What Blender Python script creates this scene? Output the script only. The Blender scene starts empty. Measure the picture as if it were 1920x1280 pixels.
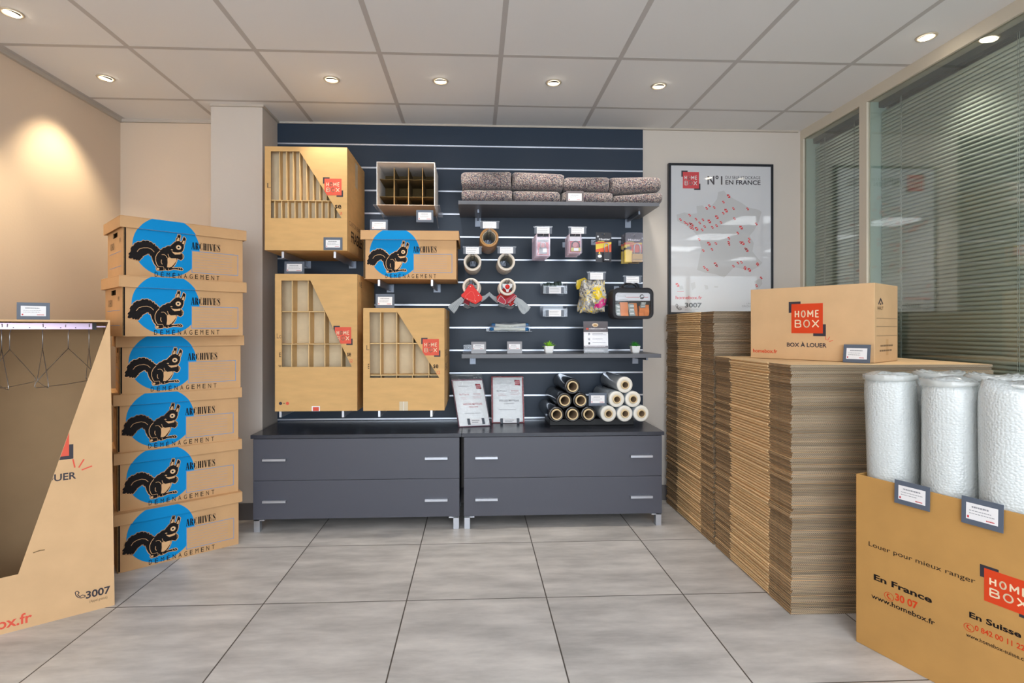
import bpy, bmesh, math, random
from mathutils import Vector, Matrix
from mathutils.geometry import tessellate_polygon
random.seed(7)
C = bpy.context.scene.collection
# ------------------------------------------------------------------ camera, light, exposure
FPX, CX, CY, YAW, EYE = 1008.03, 937.07, 615.84, 0.046, 1.1607
ZC = EYE + 1.3577                      # ceiling height
cd = bpy.data.cameras.new('camera')
cam = bpy.data.objects.new('camera', cd); C.objects.link(cam)
cam.location = (0, 0, EYE); cam.rotation_euler = (math.pi/2, 0, -YAW)
cd.sensor_fit = 'HORIZONTAL'; cd.sensor_width = 36.0; cd.lens = FPX*36.0/1920.0
cd.shift_x = (960-CX)/1920.0; cd.shift_y = -(640-CY)/1920.0
cd.clip_start = 0.05
bpy.context.scene.camera = cam
sc = bpy.context.scene
sc.view_settings.view_transform = 'Standard'; sc.view_settings.look = 'None'
sc.view_settings.gamma = 1.0; sc.view_settings.use_curve_mapping = False
sc.view_settings.exposure = 0.2
w = bpy.data.worlds.new('world'); sc.world = w; w.use_nodes = True
w.node_tree.nodes['Background'].inputs[0].default_value = (0.75, 0.85, 1.0, 1)
w.node_tree.nodes['Background'].inputs[1].default_value = 1.0

def area_light(name, loc, rot, sx, sy, power, col):
    l = bpy.data.lights.new(name, 'AREA'); l.shape = 'RECTANGLE'; l.size = sx; l.size_y = sy
    l.energy = power; l.color = col
    o = bpy.data.objects.new(name, l); C.objects.link(o); o.location = loc; o.rotation_euler = rot
    return o
# daylight through the shop front behind the camera
area_light('daylight', (0.6, -4.75, 1.4), (math.pi/2, 0, 0), 5.2, 2.3, 215, (0.86, 0.94, 1.0))
PANEL_E = 9.5        # strength of the ceiling light panels
SPOT_W = 20.0         # power of one downlight

# ------------------------------------------------------------------ pixel rays (1920x1280)
cs, sn = math.cos(YAW), math.sin(YAW)
EYEV = Vector((0, 0, EYE))
def ray(u, v):
    x = (u-CX)/FPX
    return Vector((x*cs+sn, -x*sn+cs, -(v-CY)/FPX))
def PY(u, v, Y): d = ray(u, v); return EYEV + d*(Y/d.y)
def PX(u, v, X): d = ray(u, v); return EYEV + d*(X/d.x)
def PZ(u, v, Z): d = ray(u, v); return EYEV + d*((Z-EYE)/d.z)

class Fr:
    """a flat face: origin, direction to the viewer's right, direction up"""
    def __init__(s, o, ex, ez=(0, 0, 1)):
        s.o = Vector(o); s.ex = Vector(ex).normalized(); s.ez = Vector(ez).normalized(); s.n = s.ex.cross(s.ez)
    def pt(s, u, v, d=0.0): return s.o + s.ex*u + s.ez*v + s.n*d
    def uv(s, px, py):
        r = ray(px, py); t = (s.o-EYEV).dot(s.n)/r.dot(s.n); p = EYEV+r*t-s.o
        return (p.dot(s.ex), p.dot(s.ez))
def frY(Y): return Fr((0, Y, 0), (1, 0, 0))

# ------------------------------------------------------------------ materials
def S(r, g, b, a=1.0):
    f = lambda c: (c/255/12.92) if c/255 <= 0.04045 else ((c/255+0.055)/1.055)**2.4
    return (f(r), f(g), f(b), a)
MATS = {}
def base(name):
    m = bpy.data.materials.new(name); m.use_nodes = True
    return m, m.node_tree.nodes, m.node_tree.links, m.node_tree.nodes['Principled BSDF']
def mat(name, col, rough=0.5, metal=0.0, coat=0.0, spec=0.5, var=0.0, vscale=20, bump=0.0, bscale=60, stretch=(1, 1, 1), trans=0.0, emis=0.0, ecol=None, cior=1.5):
    if name in MATS: return MATS[name]
    m, N, L, b = base(name)
    c = S(*col)
    b.inputs['Base Color'].default_value = c
    b.inputs['Roughness'].default_value = rough; b.inputs['Metallic'].default_value = metal
    b.inputs['Coat Weight'].default_value = coat; b.inputs['Coat Roughness'].default_value = 0.02 if cior > 1.5 else 0.04; b.inputs['Coat IOR'].default_value = cior
    b.inputs['Specular IOR Level'].default_value = spec
    if trans: b.inputs['Transmission Weight'].default_value = trans
    if emis:
        b.inputs['Emission Color'].default_value = S(*(ecol or col)); b.inputs['Emission Strength'].default_value = emis
    if var or bump:
        tc = N.new('ShaderNodeTexCoord'); mp = N.new('ShaderNodeMapping'); mp.inputs['Scale'].default_value = stretch
        L.new(tc.outputs['Object'], mp.inputs['Vector'])
    if var:
        nz = N.new('ShaderNodeTexNoise'); nz.inputs['Scale'].default_value = vscale; nz.inputs['Detail'].default_value = 5
        L.new(mp.outputs[0], nz.inputs['Vector'])
        cr = N.new('ShaderNodeValToRGB'); cr.color_ramp.elements[0].position = 0.3; cr.color_ramp.elements[1].position = 0.7
        cr.color_ramp.elements[0].color = tuple(min(1, x*(1-var)) for x in c[:3])+(1,)
        cr.color_ramp.elements[1].color = tuple(min(1, x*(1+var)) for x in c[:3])+(1,)
        L.new(nz.outputs['Fac'], cr.inputs[0]); L.new(cr.outputs[0], b.inputs['Base Color'])
    if bump:
        nb = N.new('ShaderNodeTexNoise'); nb.inputs['Scale'].default_value = bscale; nb.inputs['Detail'].default_value = 3
        L.new(mp.outputs[0], nb.inputs['Vector'])
        bp = N.new('ShaderNodeBump'); bp.inputs['Strength'].default_value = bump; bp.inputs['Distance'].default_value = 0.004
        L.new(nb.outputs['Fac'], bp.inputs['Height']); L.new(bp.outputs[0], b.inputs['Normal'])
    MATS[name] = m
    return m
def clear(name, tint=(1, 1, 1), gloss=0.08, rough=0.05, dens=0.0, dcol=(1, 1, 1), wrinkle=0.0, sheen=0.35):
    """thin clear plastic or glass: see-through with fresnel gloss and a little milkiness"""
    if name in MATS: return MATS[name]
    m, N, L, b = base(name); N.remove(b)
    tr = N.new('ShaderNodeBsdfTransparent'); tr.inputs[0].default_value = (*tint, 1)
    gl = N.new('ShaderNodeBsdfGlossy'); gl.inputs['Roughness'].default_value = rough
    fr = N.new('ShaderNodeFresnel'); gm = N.new('ShaderNodeNewGeometry'); im = N.new('ShaderNodeMapRange')
    im.inputs[3].default_value = 1.45; im.inputs[4].default_value = 1/1.45       # same gloss on entry and exit
    L.new(gm.outputs['Backfacing'], im.inputs[0]); L.new(im.outputs[0], fr.inputs[0])
    ad = N.new('ShaderNodeMath'); ad.operation = 'MULTIPLY_ADD'; ad.inputs[1].default_value = sheen; ad.inputs[2].default_value = gloss*sheen; ad.use_clamp = True
    L.new(fr.outputs[0], ad.inputs[0])
    mx = N.new('ShaderNodeMixShader'); L.new(ad.outputs[0], mx.inputs[0])
    under = tr.outputs[0]
    if dens:
        df = N.new('ShaderNodeBsdfDiffuse'); df.inputs[0].default_value = (*dcol, 1)
        m2 = N.new('ShaderNodeMixShader'); m2.inputs[0].default_value = dens
        L.new(tr.outputs[0], m2.inputs[1]); L.new(df.outputs[0], m2.inputs[2]); under = m2.outputs[0]
    L.new(under, mx.inputs[1]); L.new(gl.outputs[0], mx.inputs[2])
    if wrinkle:
        tc = N.new('ShaderNodeTexCoord'); nb = N.new('ShaderNodeTexNoise'); nb.inputs['Scale'].default_value = 45; nb.inputs['Detail'].default_value = 4
        L.new(tc.outputs['Object'], nb.inputs['Vector']); bp = N.new('ShaderNodeBump'); bp.inputs['Strength'].default_value = wrinkle; bp.inputs['Distance'].default_value = 0.01
        L.new(nb.outputs['Fac'], bp.inputs['Height']); L.new(bp.outputs[0], gl.inputs['Normal'])
    L.new(mx.outputs[0], N['Material Output'].inputs[0])
    MATS[name] = m
    return m

# ------------------------------------------------------------------ mesh builder (world coordinates)
ROOTM = {}
class MB:
    def __init__(s): s.v = []; s.f = []; s.m = []; s.s = []; s.mats = []
    def mi(s, m):
        if m not in s.mats: s.mats.append(m)
        return s.mats.index(m)
    def add(s, vs, fs, m, smooth=False):
        o = len(s.v); s.v += [Vector(p) for p in vs]; k = s.mi(m)
        for f in fs: s.f.append(tuple(o+i for i in f)); s.m.append(k); s.s.append(smooth)
        return s
    def face(s, pts, m): return s.add(pts, [tuple(range(len(pts)))], m)
    def box(s, a, b, m, M=None):
        x0, y0, z0 = a; x1, y1, z1 = b
        vs = [Vector(p) for p in ((x0, y0, z0), (x1, y0, z0), (x1, y1, z0), (x0, y1, z0), (x0, y0, z1), (x1, y0, z1), (x1, y1, z1), (x0, y1, z1))]
        if M: vs = [M @ p for p in vs]
        return s.add(vs, [(0, 3, 2, 1), (4, 5, 6, 7), (0, 1, 5, 4), (1, 2, 6, 5), (2, 3, 7, 6), (3, 0, 4, 7)], m)
    def fbox(s, fr, u0, v0, u1, v1, d0, d1, m):
        """box on a face frame; d along the outward normal"""
        vs = [fr.pt(u0, v0, d1), fr.pt(u1, v0, d1), fr.pt(u1, v0, d0), fr.pt(u0, v0, d0), fr.pt(u0, v1, d1), fr.pt(u1, v1, d1), fr.pt(u1, v1, d0), fr.pt(u0, v1, d0)]
        return s.add(vs, [(0, 3, 2, 1), (4, 5, 6, 7), (0, 1, 5, 4), (1, 2, 6, 5), (2, 3, 7, 6), (3, 0, 4, 7)], m)
    def panel(s, fr, outer, holes, d0, d1, m, rim=None):
        """slab with holes; d1 is the outer skin"""
        loops = [outer]+holes; pts = [p for l in loops for p in l]
        tri = tessellate_polygon([[Vector((p[0], p[1], 0)) for p in l] for l in loops])
        n = len(pts); vs = [fr.pt(p[0], p[1], d1) for p in pts]+[fr.pt(p[0], p[1], d0) for p in pts]
        fs = []
        for t in tri:
            a, b, c = [pts[i] for i in t]
            if (b[0]-a[0])*(c[1]-a[1])-(b[1]-a[1])*(c[0]-a[0]) < 0: t = (t[0], t[2], t[1])
            fs.append(tuple(t)); fs.append((t[0]+n, t[2]+n, t[1]+n))
        s.add(vs, fs, m)
        o = 0; k = len(s.v)-2*n; r = s.mi(rim or m)
        for l in loops:
            for i in range(len(l)):
                j = (i+1) % len(l); s.f.append((k+o+i, k+o+j, k+o+j+n, k+o+i+n)); s.m.append(r); s.s.append(False)
            o += len(l)
        return s
    def prism(s, fr, pts, d0, d1, m): return s.panel(fr, pts, [], d0, d1, m)
    def lathe(s, prof, M, m, seg=24, close=False, smooth=True):
        """prof: (radius, height) list turned about local z of M"""
        vs = []; fs = []
        for r, z in prof:
            for k in range(seg):
                a = 2*math.pi*k/seg; vs.append(M @ Vector((r*math.cos(a), r*math.sin(a), z)))
        n = len(prof)
        for i in range(n if close else n-1):
            j = (i+1) % n
            for k in range(seg):
                l = (k+1) % seg; fs.append((i*seg+k, i*seg+l, j*seg+l, j*seg+k))
        if not close:
            if prof[0][0] > 1e-6: fs.append(tuple(range(seg))[::-1])
            if prof[-1][0] > 1e-6: fs.append(tuple((n-1)*seg+k for k in range(seg)))
        return s.add(vs, fs, m, smooth)
    def tube(s, path, r, m, seg=8, closed=False):
        P = [Vector(p) for p in path]; n = len(P); vs = []; fs = []
        up = None
        for i in range(n):
            if closed: t = (P[(i+1) % n]-P[i-1])
            else: t = P[min(i+1, n-1)]-P[max(i-1, 0)]
            t.normalize()
            if up is None or abs(t.dot(up)) > 0.99: up = Vector((0, 0, 1)) if abs(t.z) < 0.9 else Vector((1, 0, 0))
            a = t.cross(up).normalized(); b = a.cross(t).normalized(); up = b
            for k in range(seg):
                q = 2*math.pi*k/seg; vs.append(P[i]+a*(r*math.cos(q))+b*(r*math.sin(q)))
        for i in range(n if closed else n-1):
            j = (i+1) % n
            for k in range(seg):
                l = (k+1) % seg; fs.append((i*seg+k, i*seg+l, j*seg+l, j*seg+k))
        if not closed: fs.append(tuple(range(seg))[::-1]); fs.append(tuple((n-1)*seg+k for k in range(seg)))
        return s.add(vs, fs, m, True)
    # ---- printing on a face
    def poly2(s, fr, pts, m, d=0.0006, clip=None):
        tri = tessellate_polygon([[Vector((p[0], p[1], 0)) for p in pts]])
        for t in tri:
            s.tri2(fr, [pts[i] for i in t], m, d, clip)
        return s
    def tri2(s, fr, q, m, d, clip):
        for (a, b, c) in clip or ():
            out = []
            for i in range(len(q)):
                p, r = q[i], q[(i+1) % len(q)]; fp = a*p[0]+b*p[1]+c; fq = a*r[0]+b*r[1]+c
                if fp >= 0: out.append(p)
                if (fp >= 0) != (fq >= 0):
                    t = fp/(fp-fq); out.append((p[0]+(r[0]-p[0])*t, p[1]+(r[1]-p[1])*t))
            q = out
            if len(q) < 3: return
        ar = sum(q[i][0]*q[(i+1) % len(q)][1]-q[(i+1) % len(q)][0]*q[i][1] for i in range(len(q)))
        if ar < 0: q = q[::-1]
        s.face([fr.pt(p[0], p[1], d) for p in q], m)
    def rect2(s, fr, u0, v0, u1, v1, m, d=0.0006, clip=None):
        s.tri2(fr, [(u0, v0), (u1, v0), (u1, v1), (u0, v1)], m, d, clip); return s
    def stroke2(s, fr, pts, wd, m, d=0.0006, clip=None, closed=False, cap=True):
        n = len(pts)
        for i in range(n if closed else n-1):
            a, b = pts[i], pts[(i+1) % n]; dx, dy = b[0]-a[0], b[1]-a[1]; l = math.hypot(dx, dy)
            if l < 1e-9: continue
            px, py = -dy/l*wd/2, dx/l*wd/2
            s.tri2(fr, [(a[0]+px, a[1]+py), (a[0]-px, a[1]-py), (b[0]-px, b[1]-py), (b[0]+px, b[1]+py)], m, d, clip)
        if cap:
            for p in (pts if closed else pts[1:-1]):
                s.tri2(fr, [(p[0]+wd/2*math.cos(k*math.pi/4), p[1]+wd/2*math.sin(k*math.pi/4)) for k in range(8)], m, d, clip)
        return s
    def disc2(s, fr, u, v, ru, rv, m, d=0.0006, clip=None, n=28):
        s.tri2(fr, [(u+ru*math.cos(2*math.pi*k/n), v+rv*math.sin(2*math.pi*k/n)) for k in range(n)], m, d, clip); return s
    def text2(s, fr, txt, u0, v0, u1, v1, m, d=0.0006, off=0.0, clip=None):
        vs, fs, bb = glyphs(txt, off)
        sx = (u1-u0)/(bb[1]-bb[0]); sy = (v1-v0)/(bb[3]-bb[2])
        q = [(u0+(x-bb[0])*sx, v0+(y-bb[2])*sy) for x, y in vs]
        for f in fs: s.tri2(fr, [q[i] for i in f], m, d, clip)
        return s
    def textpx(s, fr, txt, x0, y0, x1, y1, m, d=0.0006, off=0.0, clip=None):
        """text between pixel corners: top left (x0,y0) and bottom right (x1,y1) along the face"""
        a = fr.uv(x0, y0); b = fr.uv(x1, y1)
        return s.text2(fr, txt, a[0], b[1], b[0], a[1], m, d, off, clip)
    def build(s, name, parent=None, root=None, bevel=0.0, seg=2):
        root = root or parent
        Mi = ROOTM[root].inverted() if root is not None else None
        me = bpy.data.meshes.new(name)
        me.from_pydata([(Mi @ p if Mi else p) for p in s.v], [], s.f)
        for m in s.mats: me.materials.append(m)
        me.polygons.foreach_set('material_index', s.m); me.polygons.foreach_set('use_smooth', s.s)
        me.update()
        o = bpy.data.objects.new(name, me); C.objects.link(o)
        if parent is not None: o.parent = parent
        if bevel:
            b = o.modifiers.new('bevel', 'BEVEL'); b.width = bevel; b.segments = seg; b.limit_method = 'ANGLE'; b.angle_limit = math.radians(50)
        return o
GL = {}
def glyphs(txt, off=0.0):
    if (txt, off) in GL: return GL[(txt, off)]
    cu = bpy.data.curves.new('t', 'FONT'); cu.body = txt; cu.offset = off; cu.resolution_u = 3
    ob = bpy.data.objects.new('t', cu); C.objects.link(ob)
    dg = bpy.context.evaluated_depsgraph_get(); dg.update()
    me = bpy.data.meshes.new_from_object(ob.evaluated_get(dg))
    vs = [(v.co.x, v.co.y) for v in me.vertices]; fs = [tuple(p.vertices) for p in me.polygons]
    bpy.data.objects.remove(ob); bpy.data.curves.remove(cu); bpy.data.meshes.remove(me)
    xs = [p[0] for p in vs]; ys = [p[1] for p in vs]
    GL[(txt, off)] = (vs, fs, (min(xs), max(xs), min(ys), max(ys)))
    return GL[(txt, off)]
def tag(o, label, cat, group=None):
    o['label'] = label; o['category'] = cat
    if group: o['group'] = group
    return o
def thing(name, label, cat, loc=(0, 0, 0), rz=0.0, group=None):
    o = bpy.data.objects.new(name, None); C.objects.link(o); o.empty_display_size = 0.05
    o.location = loc; o.rotation_euler = (0, 0, rz)
    ROOTM[o] = Matrix.Translation(Vector(loc)) @ Matrix.Rotation(rz, 4, 'Z')
    return tag(o, label, cat, group)
def struct(o): o['kind'] = 'structure'; return o
def copy_tree(o, parent=None):
    c = o.copy(); C.objects.link(c)
    if parent is not None: c.parent = parent
    for ch in list(o.children): copy_tree(ch, c)
    return c
def place(o, loc, rz, label=None, group=None):
    c = copy_tree(o); c.location = loc; c.rotation_euler = (0, 0, rz)
    if label: c['label'] = label
    if group: c['group'] = group
    return c
for t_ in ('HOME', 'BOX', 'N°1', 'EN FRANCE'): glyphs(t_, 0.02)
# ------------------------------------------------------------------ colours of the place
CARD = mat('cardboard', (212, 170, 112), 0.8, var=0.06, vscale=9, bump=0.05, bscale=180, stretch=(1, 1, 4))
CARD_ARCH = mat('archive_board', (204, 162, 116), 0.8, var=0.05, vscale=9, bump=0.04, bscale=180)
CARD_PALE = mat('pale_cardboard', (214, 176, 132), 0.8, var=0.05, vscale=8, bump=0.04, bscale=160)
CARD_BIN = mat('bin_cardboard', (190, 144, 80), 0.75, var=0.06, vscale=8, bump=0.05, bscale=160)
CARD_IN = mat('inner_cardboard', (226, 192, 138), 0.85, var=0.06, vscale=12)
CARD_EDGE = mat('cut_edge', (120, 96, 62), 0.9, var=0.2, vscale=120)
CARD_DARK = mat('brown_divider_board', (104, 84, 48), 0.85, var=0.1, vscale=14)
INK = mat('black_ink', (24, 20, 21), 0.7, spec=0.2); INK_SOFT = mat('faded_ink', (120, 98, 74), 0.8)
RED = mat('logo_red', (224, 72, 34), 0.6); RED_SOFT = mat('faded_red', (222, 88, 66), 0.7)
DARKLOGO = mat('logo_dark', (48, 44, 54), 0.6); CREAM = mat('logo_cream', (246, 224, 190), 0.7)
BLUE = mat('print_blue', (0, 140, 208), 0.7, spec=0.2); BLUE_PALE = mat('print_pale_blue', (100, 152, 204), 0.7)
WHITE = mat('white_paper', (240, 240, 243), 0.6); GREYTXT = mat('grey_text', (150, 152, 160), 0.7)
CARDGREY = mat('price_card_grey', (88, 98, 114), 0.45)
ANTH = mat('anthracite_laminate', (43, 56, 73), 0.40, spec=0.30, bump=0.02, bscale=300)
SHELFG = mat('shelf_grey_laminate', (92, 94, 101), 0.35, bump=0.015, bscale=300)
ANTH_CAB = mat('anthracite_cabinet', (78, 80, 91), 0.36, bump=0.015, bscale=300)
ANTH_TOP = mat('anthracite_top', (56, 59, 69), 0.25)
ALU = mat('brushed_aluminium', (205, 210, 220), 0.32, metal=0.85)
ALUP = mat('zinc_plate', (142, 150, 164), 0.42, metal=0.7)
CHROME = mat('chrome', (215, 215, 220), 0.15, metal=1.0)
STEELWIRE = mat('wire_steel', (190, 190, 192), 0.3, metal=0.9)
BLACKPL = mat('black_plastic', (24, 24, 28), 0.35)
WALLM = mat('wall_paint', (206, 198, 190), 0.75, bump=0.12, bscale=70)
WALLB = mat('warm_lit_wall', (218, 200, 180), 0.75, bump=0.12, bscale=70)  # warm light on the left and alcove walls put into the colour
CLEARPL = clear('clear_plastic', (0.95, 0.97, 1.0), 0.06, 0.08, dens=0.12, dcol=(0.75, 0.8, 0.88))

# ------------------------------------------------------------------ the room
YS, YW, XL, XR = 3.585, 3.600, -2.300, 2.235      # slatwall face, back wall, left wall, partition
PIL = (-1.600, -1.293, 3.337)                     # pillar x0, x1, front
YR, XE = -4.6, 6.0                                # rear wall, far right wall
YP = 1.0                                          # end of the glazed partition
FX0, FY0, FT = -0.8918, 2.9107, 0.6
def floor_material():
    m, N, L, b = base('floor_tiles')
    tc = N.new('ShaderNodeTexCoord'); sx = N.new('ShaderNodeSeparateXYZ'); L.new(tc.outputs['Object'], sx.inputs[0])
    def mth(op, a, bv=None):
        n = N.new('ShaderNodeMath'); n.operation = op
        for i, q in enumerate((a, bv)):
            if q is None: continue
            if isinstance(q, (int, float)): n.inputs[i].default_value = q
            else: L.new(q, n.inputs[i])
        return n.outputs[0]
    ux = mth('DIVIDE', mth('SUBTRACT', sx.outputs[0], FX0), FT); uy = mth('DIVIDE', mth('SUBTRACT', sx.outputs[1], FY0), FT)
    def edge(q): f = mth('FRACT', q); return mth('MINIMUM', f, mth('SUBTRACT', 1.0, f))
    dm = mth('MINIMUM', edge(ux), edge(uy))
    gr = N.new('ShaderNodeMapRange'); gr.inputs[1].default_value = 0.0028; gr.inputs[2].default_value = 0.0055
    L.new(dm, gr.inputs[0])
    cell = N.new('ShaderNodeCombineXYZ'); L.new(mth('FLOOR', ux), cell.inputs[0]); L.new(mth('FLOOR', uy), cell.inputs[1])
    wn = N.new('ShaderNodeTexWhiteNoise'); wn.noise_dimensions = '3D'; L.new(cell.outputs[0], wn.inputs['Vector'])
    sc_ = N.new('ShaderNodeVectorMath'); sc_.operation = 'SCALE'; sc_.inputs['Scale'].default_value = 9.0; L.new(wn.outputs['Color'], sc_.inputs[0])
    ad = N.new('ShaderNodeVectorMath'); ad.operation = 'ADD'; L.new(tc.outputs['Object'], ad.inputs[0]); L.new(sc_.outputs[0], ad.inputs[1])
    mp = N.new('ShaderNodeMapping'); mp.inputs['Scale'].default_value = (1.6, 6.0, 1); L.new(ad.outputs[0], mp.inputs['Vector'])
    n1 = N.new('ShaderNodeTexNoise'); n1.inputs['Scale'].default_value = 1.7; n1.inputs['Detail'].default_value = 6; n1.inputs['Roughness'].default_value = 0.62
    L.new(mp.outputs[0], n1.inputs['Vector'])
    cr = N.new('ShaderNodeValToRGB'); e = cr.color_ramp.elements
    e[0].position = 0.30; e[0].color = S(174, 171, 168); e[1].position = 0.70; e[1].color = S(222, 218, 214)
    L.new(n1.outputs['Fac'], cr.inputs[0])
    mx = N.new('ShaderNodeMix'); mx.data_type = 'RGBA'; L.new(gr.outputs[0], mx.inputs['Factor'])
    mx.inputs[6].default_value = S(84, 78, 72); L.new(cr.outputs[0], mx.inputs[7]); L.new(mx.outputs[2], b.inputs['Base Color'])
    b.inputs['Roughness'].default_value = 0.42; b.inputs['Specular IOR Level'].default_value = 0.4
    bp = N.new('ShaderNodeBump'); bp.inputs['Strength'].default_value = 0.4; bp.inputs['Distance'].default_value = 0.002
    L.new(gr.outputs[0], bp.inputs['Height']); L.new(bp.outputs[0], b.inputs['Normal'])
    return m
struct(MB().box((XL-0.2, YR-0.2, -0.1), (XE+0.2, YW+0.2, 0.0), floor_material()).build('floor'))
CEIL = mat('ceiling_tile', (228, 229, 231), 0.9, bump=0.05, bscale=200)
TBAR = mat('ceiling_bar', (188, 186, 186), 0.6)
cb = MB().box((XL-0.2, YR-0.2, ZC), (XE+0.2, YW+0.2, ZC+0.1), CEIL)
GX, GY = -1.0711, 2.6740
for i in range(-3, 13):
    x = GX+0.6*i
    if XL < x < XE: cb.box((x-0.012, YR, ZC-0.0008), (x+0.012, YW, ZC+0.01), TBAR)
for j in range(-13, 2):
    y = GY+0.6*j+0.6-0.6
    if YR < y < YW: cb.box((XL, y-0.012, ZC-0.0007), (XE, y+0.012, ZC+0.01), TBAR)
struct(cb.build('ceiling'))
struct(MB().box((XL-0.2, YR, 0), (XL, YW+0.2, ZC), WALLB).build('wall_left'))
struct(MB().box((PIL[0], YW, 0), (XE+0.2, YW+0.2, ZC), WALLM).build('wall_back'))
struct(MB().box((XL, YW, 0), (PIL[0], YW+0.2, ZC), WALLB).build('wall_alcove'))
struct(MB().box((PIL[0], PIL[2], 0), (PIL[1], YW, ZC), WALLM).build('wall_pillar'))
struct(MB().box((XE, YR, 0), (XE+0.2, YW, ZC), WALLM).build('wall_far_right'))
rw = MB().box((XL, YR-0.2, 0), (-2.0, YR, ZC), WALLM).box((3.2, YR-0.2, 0), (XE, YR, ZC), WALLM).box((-2.0, YR-0.2, 2.4), (3.2, YR, ZC), WALLM).box((-2.0, YR-0.2, 0), (3.2, YR, 0.25), WALLM)
struct(rw.build('wall_rear'))
FRAMEM = mat('partition_frame', (214, 206, 190), 0.45)
fm = MB()
for x in (-2.0, -0.3, 1.4, 3.12): fm.box((x, YR-0.12, 0.25), (x+0.08, YR-0.04, 2.4), FRAMEM)
fm.box((-2.0, YR-0.12, 0.25), (3.2, YR-0.04, 0.31), FRAMEM).box((-2.0, YR-0.12, 2.34), (3.2, YR-0.04, 2.4), FRAMEM)
struct(fm.build('window_3'))
# perimeter trims and skirting
TRIMM = mat('perimeter_trim', (190, 182, 172), 0.6)
tm = MB().box((XL, YR, ZC-0.022), (XL+0.018, YW, ZC), TRIMM)
struct(tm.build('trim_1'))
struct(MB().box((XL+0.018, YW-0.016, ZC-0.02), (PIL[0], YW, ZC), TRIMM).box((PIL[1], YW-0.016, ZC-0.012), (XR-0.02, YW, ZC), TRIMM).build('trim_2'))
struct(MB().box((PIL[0], PIL[2]-0.014, ZC-0.012), (PIL[1]+0.012, PIL[2], ZC), TRIMM).box((PIL[1], PIL[2], ZC-0.012), (PIL[1]+0.012, YW-0.016, ZC), TRIMM).build('trim_3'))
SKIRT = mat('skirting_tile', (104, 100, 100), 0.45, var=0.1, vscale=6)
struct(MB().box((PIL[0]-0.012, PIL[2]-0.012, 0), (PIL[1]+0.012, PIL[2], 0.1), SKIRT).box((PIL[1], PIL[2], 0), (PIL[1]+0.012, YW, 0.1), SKIRT).build('baseboard_pillar'))
struct(MB().box((PIL[1]+0.012, YW-0.012, 0), (XR, YW, 0.1), SKIRT).box((XL, YW-0.012, 0), (PIL[0], YW, 0.1), SKIRT).build('baseboard_back'))
struct(MB().box((XL, YR, 0), (XL+0.012, YW-0.012, 0.1), SKIRT).build('baseboard_left'))

# ---- glazed partition with blinds on the right
GLASS = clear('partition_glass', (0.95, 0.985, 0.97), 0.10, 0.01, sheen=1.0)
GREEN_EDGE = mat('glass_green_reveal', (206, 226, 220), 0.3, spec=0.6)
YC1, YC2 = 3.020, 2.985        # the post
ZT = 2.455                     # underside of the head frame
PT = 0.13                      # partition thickness
pf = MB()
pf.box((XR, YP, ZT), (XR+PT, YW, ZC), FRAMEM)
pf.box((XR, YW-0.032, 0), (XR+PT, YW, ZT), FRAMEM)
pf.box((XR, YC2-0.012, 0.06), (XR+PT, YC1+0.012, ZT), FRAMEM)
pf.box((XR, YP, 0), (XR+PT, YP+0.05, ZT), FRAMEM)
pf.box((XR, YP+0.05, 0), (XR+PT, YW-0.032, 0.06), FRAMEM)
struct(pf.build('trim_4'))
struct(MB().box((XR, YP-0.12, 0), (XE, YP, ZC), WALLM).build('wall_office'))
blind_slat = mat('blind_slat', (240, 246, 238), 0.45, spec=0.4)
dark_rail = mat('dark_headrail', (60, 66, 66), 0.5)
cordm = mat('blind_cord', (196, 200, 196), 0.7)
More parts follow.
